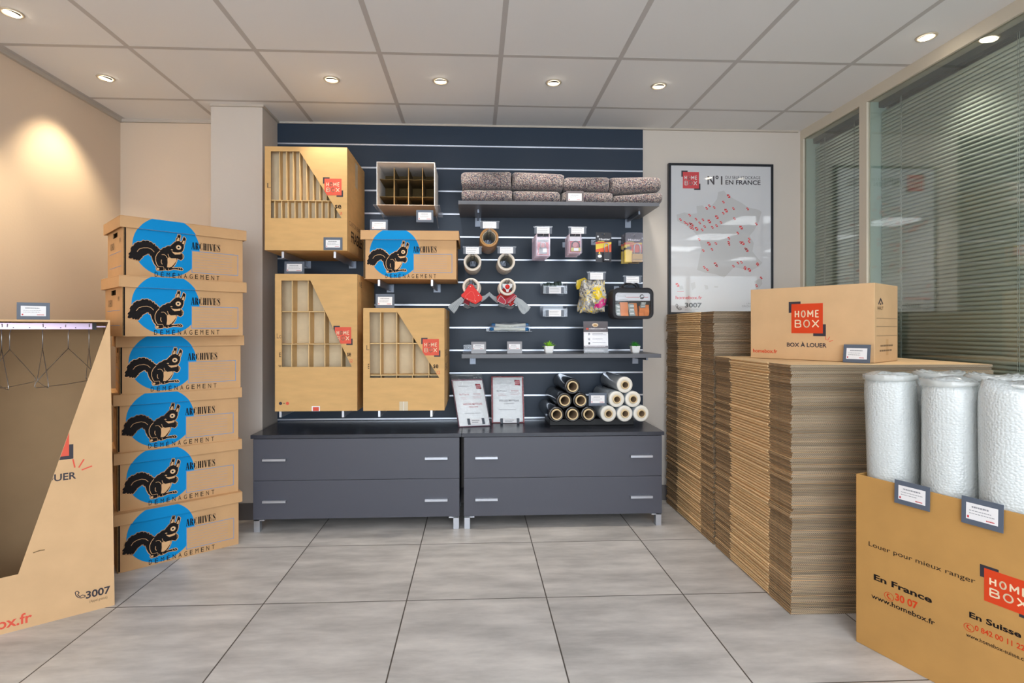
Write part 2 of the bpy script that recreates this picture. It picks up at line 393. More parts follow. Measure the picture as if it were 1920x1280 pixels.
for n, (ya, yb) in enumerate(((YC1+0.012, YW-0.032), (YP+0.05, YC2-0.012))):
    wn_ = MB().box((XR+0.012, ya, 0.06), (XR+0.020, yb, ZT), GLASS)
    wo = struct(wn_.build('window_%d' % (n+1)))
    rv = MB()
    rv.box((XR+0.022, yb-0.004, 0.06), (XR+PT-0.014, yb, ZT), GREEN_EDGE).box((XR+0.022, ya, 0.06), (XR+PT-0.014, ya+0.004, ZT), GREEN_EDGE)
    rv.box((XR+PT-0.012, ya, 0.06), (XR+PT-0.006, yb, ZT), GLASS)
    struct(rv.build('pane', wo, root=None) if False else rv.build('trim_%d' % (5+n)))
    bl = thing('venetian_blind', 'narrow venetian blind with dark gaps, behind the glass beside the back wall' if n == 0 else 'wide grey-green venetian blind behind the large glass pane on the right', 'blind', (XR+0.082, (ya+yb)/2, 0.08))
    sl = MB(); pitch = 0.0205; tilt = math.radians(58 if n == 0 else 70); hw = 0.0125
    z = 0.11
    while z < ZT-0.05:
        dx, dz = hw*math.cos(tilt), hw*math.sin(tilt)
        a, b_ = ya+0.012, yb-0.012
        xs = XR+0.082
        # curved slat: outer edge low towards the room
        p = []
        for k in (-1, 0, 1):
            cx_ = xs+dx*k; cz_ = z+dz*k+(0.0016 if k == 0 else 0)*math.cos(tilt); cx_ -= (0.0016 if k == 0 else 0)*math.sin(tilt)
            p.append((cx_, cz_))
        vs = [(x_, a, z_) for x_, z_ in p]+[(x_, b_, z_) for x_, z_ in p]
        vs += [(x_+0.0006, a, z_+0.0004) for x_, z_ in p]+[(x_+0.0006, b_, z_+0.0004) for x_, z_ in p]
        sl.add(vs, [(0, 1, 4, 3), (1, 2, 5, 4), (6, 9, 10, 7), (7, 10, 11, 8), (0, 3, 9, 6), (2, 8, 11, 5), (0, 6, 7, 1), (1, 7, 8, 2), (3, 4, 10, 9), (4, 5, 11, 10)], blind_slat, True)
        z += pitch
    sl.build('slats', bl)
    MB().box((XR+0.066, ya+0.008, ZT-0.035), (XR+0.098, yb-0.008, ZT-0.002), dark_rail).build('head_rail', bl)
    MB().box((XR+0.070, ya+0.010, 0.085), (XR+0.094, yb-0.010, 0.1), blind_slat).build('bottom_rail', bl)
    ys_ = (ya+0.13, yb-0.13) if n == 0 else (yb-0.17, yb-0.80, yb-1.45)
    for q in ys_:
        MB().tube([(XR+0.0675, q, 0.09), (XR+0.0675, q, ZT-0.03)], 0.0012, cordm, 6).tube([(XR+0.0675, q+0.008, 0.09), (XR+0.0675, q+0.008, ZT-0.03)], 0.0009, cordm, 6).build('cord', bl)

# ---- ceiling lamps
TRIMRING = mat('lamp_ring', (208, 196, 176), 0.35, metal=0.3)
LAMPGLOW = mat('lamp_glow', (255, 246, 230), 0.3, emis=14.0, ecol=(255, 240, 214))
def downlight(p, label, tiltv, colr, power, spread=78, group=None):
    t = thing('downlight', label, 'ceiling light', (p.x, p.y, ZC), 0, None)
    M = Matrix.Translation((p.x, p.y, ZC))
    MB().lathe([(0.030, 0.0), (0.030, -0.001), (0.034, -0.005), (0.041, -0.004), (0.044, 0.0)], M, TRIMRING, 28).build('ring', t)
    q = Vector((0, 0, -1)).rotation_difference(Vector(tiltv).normalized()).to_matrix().to_4x4()
    M2 = Matrix.Translation((p.x, p.y, ZC-0.006)) @ q
    MB().lathe([(0.0, -0.006), (0.018, -0.005), (0.027, -0.001), (0.029, 0.002)], M2, LAMPGLOW, 24).build('bulb', t)
    l = bpy.data.lights.new('downlight_beam', 'SPOT'); l.energy = power; l.color = colr; l.spot_size = math.radians(spread); l.spot_blend = 0.75; l.shadow_soft_size = 0.03
    o = bpy.data.objects.new('beam', l); C.objects.link(o); o.parent = t; o.location = (0, 0, -0.03)
    o.rotation_euler = Vector((0, 0, -1)).rotation_difference(Vector(tiltv).normalized()).to_euler()
    return t
names = ['leftmost of the four downlights before the slatted wall', 'second from left of the four downlights before the slatted wall', 'third from left of the four downlights before the slatted wall', 'rightmost of the four downlights before the slatted wall, towards the poster']
for i, (u, v) in enumerate(((622, 149), (826, 152), (1038, 155), (1235, 161))):
    downlight(PZ(u, v, ZC), 'round recessed lamp, '+names[i], (0, 0.30, -1), (1.0, 0.92, 0.81), SPOT_W)
downlight(PZ(198, 146, ZC), 'round recessed lamp washing the left wall, beside the tower of archive cartons', (-0.30, 0.10, -1), (1.0, 0.80, 0.52), SPOT_W*1.5, 84)
downlight(PZ(22, 24, ZC), 'round recessed lamp in the top left corner of the picture', (-0.25, 0, -1), (1.0, 0.80, 0.52), SPOT_W*1.6)
downlight(PZ(1737, 69, ZC), 'round recessed lamp beside the glazed partition on the right', (0.12, 0.0, -1), (1.0, 0.90, 0.76), SPOT_W)
PANELM = mat('light_panel_glow', (250, 252, 255), 0.5, emis=PANEL_E, ecol=(247, 250, 255))
for k, (i, j) in enumerate(((0, 4), (3, 4), (0, 6), (3, 6), (0, 8), (3, 8), (0, 10), (3, 10), (7, 5), (7, 7), (10, 6))):  # last three panels, far right, are added to light that side
    x, y = GX+0.6*i+0.3, GY-0.6*j+0.3
    t = thing('ceiling_panel_light', 'square white lit panel in the tile ceiling behind the viewpoint', 'ceiling light', (x, y, ZC), 0, 'lit ceiling panels behind the camera')
    MB().box((x-0.275, y-0.275, ZC-0.006), (x+0.275, y+0.275, ZC-0.001), PANELM).build('diffuser', t)
    f_ = MB()
    for a, b_ in (((-0.29, -0.29), (0.29, -0.276)), ((-0.29, 0.276), (0.29, 0.29)), ((-0.29, -0.276), (-0.276, 0.276)), ((0.276, -0.276), (0.29, 0.276))):
        f_.box((x+a[0], y+a[1], ZC-0.008), (x+b_[0], y+b_[1], ZC), FRAMEM)
    f_.build('frame', t)
# ------------------------------------------------------------------ slatted display wall
SX0, SX1 = -1.296, 1.1335
sw = thing('slatwall', 'dark blue-grey slatted display wall with silver grooves behind the boxes and shelves', 'display wall', (0, YS, 0.5))
rail_z = [PY(900, 274.5, YS).z-0.1508*k for k in range(13)]
edges = [ZC-0.014]+[z for z in rail_z if z > 0.56]
for k in range(len(edges)):
    top = edges[k]-(0.005 if k else 0); bot = (edges[k+1]+0.005) if k+1 < len(edges) else 0.50
    MB().box((SX0, YS, bot), (SX1, YW-0.001, top), ANTH).build('slat_board', sw, bevel=0.0015)
for k, z in enumerate(edges[1:]):
    r = MB().box((SX0, YS+0.006, z-0.005), (SX1, YS+0.011, z+0.005), ALU)
    r.box((SX0, YS-0.001, z-0.005), (SX1, YS+0.006, z-0.0035), ALU).box((SX0, YS-0.001, z+0.0035), (SX1, YS+0.006, z+0.005), ALU)
    r.build('groove_rail', sw)
MB().box((SX0-0.004, YS-0.002, 0.5), (SX0, YW-0.001, ZC-0.014), ALU).build('edge_strip', sw)

# ------------------------------------------------------------------ drawer cabinets
YCAB = 3.120; ZTOP = 0.556
def cabinet(u0, u1, label, hx):
    a = PY(u0, 900, YCAB).x; b = PY(u1, 900, YCAB).x
    zt0 = 0.535; zb = 0.072
    zm = PY(860, 896.5, YCAB).z
    t = thing('drawer_cabinet', label, 'cabinet', ((a+b)/2, (YCAB+YS)/2, 0))
    MB().box((a, YCAB+0.018, zb), (b, YS-0.005, zt0), ANTH_CAB).build('body', t, bevel=0.001)
    for k, (z0, z1) in enumerate(((zm+0.001, zt0-0.004), (zb+0.002, zm-0.001))):
        d = MB().box((a+0.001, YCAB, z0), (b-0.001, YCAB+0.0175, z1), ANTH_CAB).build('drawer', t, bevel=0.001)
        for (h0, h1, vv) in hx:
            p0 = PY(h0, vv[k], YCAB); p1 = PY(h1, vv[k], YCAB)
            h = MB().box((p0.x, YCAB-0.022, p0.z-0.006), (p1.x, YCAB-0.016, p0.z+0.007), ALU)
            h.box((p0.x, YCAB-0.022, p0.z+0.004), (p1.x, YCAB-0.0002, p0.z+0.008), ALU)
            h.build('handle', d, root=t, bevel=0.001)
    for (x, s) in ((a, 1), (b, -1)):
        for y in (YCAB+0.004, YS-0.06):
            f = MB()
            f.box((min(x+s*0.003, x+s*0.036), y, 0.0), (max(x+s*0.003, x+s*0.036), y+0.036, zb-0.001), ALU)
            f.box((min(x+s*0.003, x+s*0.062), y, zb-0.008), (max(x+s*0.003, x+s*0.062), y+0.036, zb-0.001), ALU)
            f.build('foot', t, bevel=0.001)
    return t, a, b
c1, a1, b1 = cabinet(474.2, 861.5, 'left dark grey two-drawer cabinet under the hanging cartons', ((494, 537.5, (861.5, 939.5)), (797, 839.5, (858.5, 936.5))))
c2, a2, b2 = cabinet(869.5, 1241.5, 'right dark grey two-drawer cabinet below the film rolls', ((891, 933, (857.5, 935.5)), (1181, 1222, (854.5, 930.5))))
xs_ = (b1+a2)/2
MB().box((a1-0.010, YCAB-0.010, ZTOP-0.021), (xs_-0.001, YS-0.002, ZTOP), ANTH_TOP).build('top', c1, bevel=0.001)
MB().box((xs_+0.001, YCAB-0.010, ZTOP-0.021), (b2+0.010, YS-0.002, ZTOP), ANTH_TOP).build('top', c2, bevel=0.001)

# ------------------------------------------------------------------ price cards
REDDOT = mat('label_red', (200, 60, 70), 0.7)
def lines(mb, fr, u0, v0, u1, v1, n, seed=0, m=GREYTXT, d=0.0004, th=None):
    """rows of tiny unreadable print"""
    rnd = random.Random(seed); h = (v1-v0)/n
    for k in range(n):
        v = v1-h*(k+0.5); x = u0
        e = u1-rnd.random()*(u1-u0)*0.3
        while x < e:
            wd = (u1-u0)*rnd.uniform(0.03, 0.12); mb.rect2(fr, x, v-(th or h*0.22), min(x+wd, e), v+(th or h*0.22), m, d); x += wd+(u1-u0)*0.02
def card_on(fr, u0, v0, u1, v1, label, lean=0.0, group=None, seed=1, name='price_card', cm=None, lab=(0.12, 0.2, 0.88, 0.8)):
    """a grey price card with a white label; stands on its lower edge, leaning back by lean"""
    o = fr.pt((u0+u1)/2, v0)
    t = thing(name, label, 'price card', o, math.atan2(fr.ex.y, fr.ex.x), group)
    ez = (fr.ez*math.cos(lean)-fr.n*math.sin(lean)); f2 = Fr(o, fr.ex, ez); w_, h_ = u1-u0, v1-v0
    MB().fbox(f2, -w_/2, 0, w_/2, h_, -0.002, 0.0, cm or CARDGREY).build('card', t, bevel=0.0004)
    l = MB(); a, b, c, d = -w_/2+w_*lab[0], h_*lab[1], -w_/2+w_*lab[2], h_*lab[3]
    l.fbox(f2, a, b, c, d, 0.0, 0.0006, WHITE)
    lh = d-b; lw = c-a
    lines(l, f2, a+lw*0.18, d-lh*0.32, c-lw*0.18, d-lh*0.12, 1, seed, INK_SOFT if False else GREYTXT, 0.0009, lh*0.05)
    lines(l, f2, a+lw*0.1, b+lh*0.3, c-lw*0.08, d-lh*0.36, 2, seed+1, GREYTXT, 0.0009, lh*0.022)
    l.rect2(f2, a+lw*0.04, b+lh*0.08, a+lw*0.10, b+lh*0.22, REDDOT, 0.0009)
    lines(l, f2, c-lw*0.36, b+lh*0.06, c-lw*0.05, b+lh*0.2, 1, seed+2, REDDOT, 0.0009, lh*0.035)
    l.build('label', t)
    return t
def card_px(x0, y0, x1, y1, Y, label, lean=0.0, seed=1, **k):
    fr = frY(Y); a = fr.uv(x0, y1); b = fr.uv(x1, y0)
    return card_on(fr, a[0], a[1], b[0], b[1], label, lean, None, seed, **k)

# ------------------------------------------------------------------ logo
def stroke_letter(mb, fr, ch, u, v, w_, h_, t, m, d, clip):
    P = {'H': [[(0, 0), (0, 1)], [(1, 0), (1, 1)], [(0, .5), (1, .5)]],
         'O': [[(.5+.5*math.cos(a*math.pi/10), .5+.5*math.sin(a*math.pi/10)) for a in range(21)]],
         'M': [[(0, 0), (0, 1), (.5, .35), (1, 1), (1, 0)]],
         'E': [[(1, 0), (0, 0), (0, 1), (1, 1)], [(0, .5), (.85, .5)]],
         'B': [[(0, 0), (0, 1), (.6, 1), (.88, .9), (.88, .62), (.6, .53), (0, .53)], [(.6, .53), (.95, .42), (.95, .1), (.65, 0), (0, 0)]],
         'X': [[(0, 0), (1, 1)], [(0, 1), (1, 0)]]}[ch]
    for p in P:
        mb.stroke2(fr, [(u+t/2+x*(w_-t), v+t/2+y*(h_-t)) for x, y in p], t, m, d, clip)
def logo(mb, fr, u, v, s, sv=None, d=0.0005, clip=None, red=RED, cream=CREAM):
    """square logo with two dark corner marks; (u,v) lower left, s wide, sv tall"""
    sv = sv or s
    mb.rect2(fr, u-0.09*s, v+0.70*sv, u+0.30*s, v+1.08*sv, DARKLOGO, d, clip)
    mb.rect2(fr, u+0.70*s, v-0.09*sv, u+1.09*s, v+0.30*sv, DARKLOGO, d, clip)
    mb.rect2(fr, u, v, u+s, v+sv, red, d+0.0003, clip)
    for word, y0, hh in (('HOME', 0.53, 0.25), ('BOX', 0.19, 0.27)):
        n = len(word); gap = 0.055; x0, x1 = 0.11, 0.89
        ws = {'H': .9, 'O': .95, 'M': 1.15, 'E': .8, 'B': 1.0, 'X': 1.05}
        tot = sum(ws[c] for c in word); k = (x1-x0-gap*(n-1))/tot; x = x0
        for c in word:
            stroke_letter(mb, fr, c, u+x*s, v+y0*sv, ws[c]*k*s, hh*sv, 0.037*s, cream, d+0.0006, clip); x += ws[c]*k+gap
def logo_px(mb, fr, x0, y0, x1, y1, **k):
    a = fr.uv(x0, y1); b = fr.uv(x1, y0); logo(mb, fr, a[0], a[1], b[0]-a[0], b[1]-a[1], **k)
def rays(mb, fr, u, v, s, m, d=0.0006):
    for ang in (100, 62, 18):
        a = math.radians(ang); mb.stroke2(fr, [(u+0.35*s*math.cos(a), v+0.35*s*math.sin(a)), (u+s*math.cos(a), v+s*math.sin(a))], s*0.09, m, d)
def handset(mb, fr, u, v, s, m, d=0.0006, wd=None):
    """outline of a telephone handset"""
    p = [(0, .85), (.1, .98), (.25, .95), (.38, .72), (.33, .6), (.24, .52), (.34, .34), (.5, .2), (.62, .28), (.72, .32), (.97, .2), (1, .08), (.9, 0), (.6, -.02), (.3, .15), (.08, .45)]
    mb.stroke2(fr, [(u+x*s, v+y*s) for x, y in p], wd or s*0.09, m, d, None, True)

# ------------------------------------------------------------------ bracket arms on the slatwall
def bracket(u, v, Yf, label, plate_dz=0.0):
    """flat arm whose silver end shows at pixel (u,v), running back to the slatwall"""
    p = PY(u, v, Yf); t = thing('bracket_arm', label, 'bracket', (p.x, YS, p.z))
    MB().box((p.x-0.0065, Yf, p.z-0.019), (p.x+0.0065, YS-0.004, p.z+0.019), ALU).build('arm', t, bevel=0.001)
    MB().box((p.x-0.024, YS-0.0045, p.z-0.028), (p.x+0.024, YS-0.0012, p.z+0.026), ALUP).build('wall_plate', t, bevel=0.001)
    return p.z+0.019

# ------------------------------------------------------------------ cartons with cut-away windows
def window_carton(label, x0, y0, x1, y1, Y, hole, hole_clip_u, cells_v, cells_h, depth, extra, zb=None):
    """open-fronted sample carton; px box of the front face, px polygon of the window,
    px x-positions of upright dividers per row, px y-positions of shelves"""
    fr = frY(Y); L0, T0 = fr.uv(x0, y0); R0, B0 = fr.uv(x1, y1)
    if zb is not None: B0 = zb
    t = thing('partitioned_carton', label, 'carton', ((L0+R0)/2, (Y+YS)/2, B0))
    hp = [fr.uv(*q) for q in hole]
    yb = YS-0.004; th = 0.005
    m = MB(); m.panel(fr, [(L0, B0), (R0, B0), (R0, T0), (L0, T0)], [hp], -th, 0, CARD, CARD_EDGE)
    m.box((L0, Y+th, B0), (L0+th, yb, T0), CARD).box((R0-th, Y+th, B0), (R0, yb, T0), CARD)
    m.box((L0+th, Y+th, B0), (R0-th, yb, B0+th), CARD).box((L0+th, Y+th, T0-th), (R0-th, yb, T0), CARD)
    m.box((L0+th, yb-th, B0+th), (R0-th, yb, T0-th), CARD_IN)
    # half planes that keep print off the window
    (ax, ay), (bx, by) = hp[1], hp[2]
    diag = (ay-by, bx-ax, 0); diag = (diag[0], diag[1], -(diag[0]*ax+diag[1]*ay))
    if diag[0]*R0+diag[1]*T0+diag[2] < 0: diag = tuple(-q for q in diag)
    left = (-1, 0, hp[0][0]-0.001)
    extra(m, fr, diag, left, (L0, B0, R0, T0))
    m.build('carton', t)
    yd = Y+0.006
    hs = [fr.uv(x0, q)[1] for q in cells_h]
    bounds = [T0-th-0.001]+hs+[B0+th+0.001]
    for q in hs:
        MB().box((L0+th+0.001, yd, q-0.002), (R0-th-0.001, yd+depth, q+0.002), CARD_IN).build('divider', t)
    for r, xsr in enumerate(cells_v):
        for q in xsr:
            X = fr.uv(q, y0)[0]
            MB().box((X-0.002, yd+0.002, bounds[r+1]+0.003), (X+0.002, yd+depth, bounds[r]-0.003), CARD_IN).build('divider', t)
    MB().box((L0+th+0.001, yd+depth+0.001, B0+th+0.001), (R0-th-0.001, yd+depth+0.005, T0-th-0.001), mat('liner_board', (216, 198, 166), 0.85, var=0.05)).build('back_liner', t)
    return t, (L0, B0, R0, T0)
def print_common(m, fr, diag, left, lx, lt, ltext, lg, se, num, numtxt):
    logo_px(m, fr, *lg, clip=[diag], red=RED_SOFT)
    m.textpx(fr, ltext, lx, lt-9, lx+9, lt, INK_SOFT, clip=[left])
    m.textpx(fr, 'se', *se, INK, off=0.02, clip=[diag])
    m.textpx(fr, numtxt, *num, RED_SOFT, clip=[diag])
# brackets first: their tops carry the cartons
zA = bracket(530, 477.5, 3.13, 'silver arm under the left side of the plate carton at upper left')
zA = max(zA, bracket(627.6, 477.5, 3.13, 'silver arm under the right side of the plate carton at upper left'))
def exA(m, fr, diag, left, b):
    print_common(m, fr, diag, left, 501, 352, 'L', (608.4, 335.2, 640.5, 365.9), (628, 384, 640, 391), (636, 397, 642, 402), '2')
    f2 = Fr((b[2], YS, 0), (0, 1, 0))       # right side, reading from front to back
    f2 = Fr((b[2], 3.10, 0), (0, 1, 0))
    w_ = YS-3.10
    m.text2(f2, 'CARTON BARREL', 0.10*w_, 1.760, 0.86*w_, 1.788, INK_SOFT)
    m.text2(f2, 'FRAGILE', 0.20*w_, 1.668, 0.80*w_, 1.735, INK, off=0.02)
    m.rect2(f2, 0.42*w_, 2.02, 0.56*w_, 2.17, mat('parcel_tape', (206, 190, 160), 0.3))
A, bA = window_carton('kraft carton cut open to show narrow plate slots, top left of slatted wall', 496.4, 274, 651, 468.5, 3.10,
    [(508, 283.7), (561.5, 283.7), (640.5, 408.8), (508, 408.8)], 0,
    [(523, 536, 548.5, 561, 574, 586.5, 599, 611, 623), (514, 527, 539, 552, 565, 578, 591, 603, 614.5, 626)], (374.6,), 0.05, exA, zA+0.0005)
zB = bracket(525.5, 776, 3.10, 'silver arm under the left side of the tall carton with three rows of cells')
zB = max(zB, bracket(643, 776, 3.10, 'silver arm under the right side of the tall carton with three rows of cells'))
def exB(m, fr, diag, left, b):
    print_common(m, fr, diag, left, 519, 634, 'Lo', (628, 613, 658.5, 644), (651, 661, 658, 668), (655, 673, 661, 679), '22')
    m.textpx(fr, 'E', 523.5, 661, 527, 669, INK, clip=[left]); m.textpx(fr, 'w', 522, 684, 528, 688, INK, clip=[left])
    for q, c in ((526, DARKLOGO), (539, RED_SOFT)): u, v = fr.uv(q, 756); m.disc2(fr, u, v, 0.009, 0.009, c)
    u, v = fr.uv(532.5, 756); m.rect2(fr, u-0.005, v-0.002, u+0.005, v+0.002, INK_SOFT)
    a = fr.uv(584.5, 772); c = fr.uv(600, 761); m.rect2(fr, a[0], b[1], c[0], c[1], WHITE); m.rect2(fr, a[0]+0.006, b[1]+0.001, c[0]-0.006, c[1]-0.006, RED_SOFT, 0.0009)
    f2 = Fr((b[2], 3.07, 0), (0, 1, 0)); m.text2(f2, 'NE', 0.05, 1.40, 0.12, 1.43, INK_SOFT)
B, bB = window_carton('tallest kraft carton with three rows of bottle cells, lower left of the slatted wall', 515.6, 513, 670, 770, 3.07,
    [(527.7, 525.8), (582, 525.8), (659.5, 687.5), (528.5, 687.5)], 0,
    [(547, 577, 607), (546.5, 579.5, 608, 638), (546, 578, 608.5, 640)], (583.8, 645), 0.085, exB, zB+0.0005)
zCc = bracket(711, 775, 3.03, 'silver arm under the left side of the smaller bottle carton')
zCc = max(zCc, bracket(808.8, 775, 3.03, 'silver arm under the right side of the smaller bottle carton'))
TAPE = mat('parcel_tape', (206, 190, 160), 0.3)
def exC(m, fr, diag, left, b):
    print_common(m, fr, diag, left, 687, 656, 'Li', (792.5, 635.5, 823, 666), (812.5, 683, 822, 690), (819, 695, 825, 701), '12')
    m.textpx(fr, 'E', 690, 682, 693, 691, INK, clip=[left])
    a = fr.uv(748.8, 769); c = fr.uv(765, 752.5); m.rect2(fr, a[0], b[1], c[0], c[1], TAPE); m.rect2(fr, (a[0]+c[0])/2-0.001, b[1], (a[0]+c[0])/2+0.001, c[1], WHITE, 0.0009)
    f2 = Fr((b[2], 3.00, 0), (0, 1, 0))
    for z in (0.92, 1.0): m.text2(f2, 'BC', 0.10, z, 0.30, z+0.04, INK_SOFT)
    m.rect2(f2, 0.2, 1.22, 0.3, 1.278, TAPE)
Cc, bC = window_carton('smaller kraft carton with two rows of bottle cells, right of the tallest carton', 681, 577, 833.3, 769, 3.00,
    [(692.8, 585.3), (745, 585.3), (823.5, 708), (693.7, 708)], 0,
    [(713, 743.5, 774), (713, 743.5, 774.5, 804), (714, 743, 773, 803.5)], (643.8, 703.5), 0.09, exC, zCc+0.0005)
# squirrel emblem outlines (metres on the carton face)
SQ_OUT = [(-.248,.0872),(-.2434,.1014),(-.2489,.1031),(-.2387,.1225),(-.2406,.1291),(-.2331,.1437),(-.2303,.1429),(-.2256,.1538),(-.2181,.1581),(-.2086,.1661),(-.201,.1659),(-.1896,.1747),(-.18,.1719),(-.1704,.1742),(-.1627,.1693),(-.1549,.169),(-.1491,.1615),(-.1413,.1613),(-.1383,.1523),(-.1315,.1519),(-.1285,.1428),(-.1197,.1355),(-.1078,.1463),(-.0918,.1547),(-.0768,.1593),(-.0697,.1668),(-.0616,.1753),(-.0586,.18),(-.0515,.1856),(-.049,.196),(-.0437,.211),(-.0413,.2213),(-.0376,.217),(-.0341,.2211),(-.0306,.2162),(-.0327,.2015),(-.0355,.1892),(-.029,.184),(-.0238,.1882),(-.0197,.2031),(-.0162,.2132),(-.012,.2096),(-.0072,.2039),(-.0099,.1898),(-.0128,.1774),(-.0166,.171),(-.0162,.159),(-.0207,.144),(-.0285,.1335),(-.0273,.1265),(-.0228,.1269),(-.0172,.1179),(-.0193,.1051),(-.029,.0955),(-.0372,.0995),(-.0458,.103),(-.0478,.0896),(-.0535,.0759),(-.0612,.0627),(-.0697,.0541),(-.0556,.0547),(-.0392,.0568),(-.0269,.0572),(-.0203,.0496),(-.0248,.0449),(-.0433,.0476),(-.0616,.0484),(-.0718,.0444),(-.0858,.0401),(-.1018,.0425),(-.1058,.039),(-.1177,.0373),(-.1315,.0368),(-.1358,.0446),(-.1334,.0531),(-.1432,.0662),(-.151,.0854),(-.1549,.1013),(-.1627,.1103),(-.1704,.1142),(-.1819,.1055),(-.1915,.0976),(-.1991,.0852),(-.2086,.0762),(-.2105,.0813),(-.2162,.0771),(-.2218,.0834),(-.2275,.0796),(-.2331,.0864),(-.2396,.083)]
SQ_BELLY = [(-.0862,.1032),(-.0718,.1003),(-.049,.1021),(-.0486,.0907),(-.0576,.0755),(-.0697,.0601),(-.0794,.0544),(-.0898,.0554),(-.0874,.0774),(-.0882,.0963)]
SQ_EAR1 = [(-.049,.1869),(-.0464,.1963),(-.0413,.206),(-.0361,.2047),(-.0372,.189)]
SQ_EAR2 = [(-.0238,.1786),(-.0203,.1886),(-.0162,.1947),(-.0124,.1927),(-.0149,.1748)]
SQ_CHEEK = [(-.0707,.1362),(-.0596,.1314),(-.0433,.1315),(-.029,.1354),(-.031,.1241),(-.0556,.1206),(-.0627,.1263)]
SQ_FOOT = [(-.1344,.0448),(-.1315,.0493),(-.1246,.0492),(-.122,.0447),(-.1246,.0398),(-.1315,.0385)]
SQ_MUZ = [(-.0748,.1417),(-.0697,.1458),(-.0637,.1429),(-.0667,.1395)]
SQ_TAIL = [(-.2143,.1187),(-.2048,.1327),(-.1896,.1395),(-.1704,.1416),(-.1549,.1363),(-.1436,.1236)]
SQ_BACK = [(-.1201,.132),(-.1315,.1178),(-.1383,.1007),(-.1383,.0819),(-.1334,.066),(-.1276,.056)]
SQ_HIP = [(-.1127,.1146),(-.1018,.1158),(-.0938,.11),(-.0898,.1009)]
SQ_LEG = [(-.1137,.0902),(-.1149,.0771),(-.1102,.0677)]
SQ_ARM = [(-.0858,.1203),(-.0818,.1065),(-.0738,.1006)]
SQ_PAW = [(-.1276,.056),(-.1058,.0563),(-.1028,.0476),(-.1048,.0415)]
SQ_TOES = [[(-.0423,.0542),(-.0388,.049)],[(-.0331,.0562),(-.029,.0494)],[(-.0978,.0468),(-.0948,.0424)],[(-.0838,.0493),(-.0818,.0423)]]
# ------------------------------------------------------------------ archive cartons with the squirrel emblem
AW, AD, AH, LIDW, LIDH = 0.535, 0.330, 0.281, 0.567, 0.054
def serif_word(mb, fr, u0, v0, u1, v1, m, d, clip):
    G = {'A': ([((.1, 0), (.46, 1), .14), ((.9, 0), (.54, 1), .36), ((.25, .32), (.75, .32), .10)], [(0, .28, 0), (.66, 1.1, 0)]),
         'R': ([((.22, 0), (.22, 1), .40), ((.22, .97), (.6, .97), .10), ((.74, .9), (.74, .58), .36), ((.22, .5), (.65, .5), .10), ((.6, .5), (.85, 0), .34)], [(0, .45, 0), (.7, 1.05, 0)]),
         'C': ([((.2, .15), (.2, .85), .40), ((.2, .97), (.8, .97), .10), ((.2, .03), (.8, .03), .10), ((.82, .97), (.82, .68), .1), ((.82, .03), (.82, .3), .13)], []),
         'H': ([((.2, 0), (.2, 1), .40), ((.8, 0), (.8, 1), .40), ((.2, .5), (.8, .5), .10)], [(0, .4, 0), (.6, 1, 0), (0, .4, 1), (.6, 1, 1)]),
         'I': ([((.5, 0), (.5, 1), .5)], [(.05, .95, 0), (.05, .95, 1)]),
         'V': ([((.1, 1), (.46, 0), .36), ((.9, 1), (.54, 0), .12)], [(-.05, .35, 1), (.7, 1.05, 1)]),
         'E': ([((.22, 0), (.22, 1), .40), ((.2, .97), (.85, .97), .10), ((.2, .03), (.85, .03), .10), ((.2, .5), (.65, .5), .10), ((.85, 1), (.85, .72), .13), ((.85, 0), (.85, .40), .13), ((.65, .64), (.65, .36), .12)], [(0, .4, 0), (0, .4, 1)]),
         'S': ([((.2, .78), (.82, .34), .40), ((.2, .97), (.78, .97), .10), ((.2, .03), (.8, .03), .10), ((.82, 1), (.82, .7), .13), ((.14, 0), (.14, .32), .13), ((.18, .95), (.16, .72), .18), ((.84, .05), (.86, .40), .18)], [])}
    ws = {'I': .5}; word = 'ARCHIVES'; tot = sum(ws.get(c, 1) for c in word)+0.28*7; k = (u1-u0)/tot; x = u0; h = v1-v0
    for c in word:
        w_ = ws.get(c, 1)*k
        for (a, b, t) in G[c][0]:
            mb.stroke2(fr, [(x+a[0]*w_, v0+a[1]*h), (x+b[0]*w_, v0+b[1]*h)], t*w_ if c != 'I' else .72*w_, m, d, clip, cap=False)
        for (a, b, y) in G[c][1]:
            mb.rect2(fr, x+a*w_, v0+(0 if y == 0 else h-0.06*h), x+b*w_, v0+(0.06*h if y == 0 else h), m, d, clip)
        x += w_+0.28*k
def rough_edge(pts, amp, seed):
    r = random.Random(seed); out = []
    for i in range(len(pts)):
        a, b = pts[i], pts[(i+1) % len(pts)]; out.append(a)
        if i < 30 or i > 75:
            for k in (1, 2):
                t = k/3; out.append((a[0]+(b[0]-a[0])*t+r.uniform(-amp, amp), a[1]+(b[1]-a[1])*t+r.uniform(-amp, amp)))
    return out
TAN = mat('emblem_tan', (226, 180, 130), 0.75)
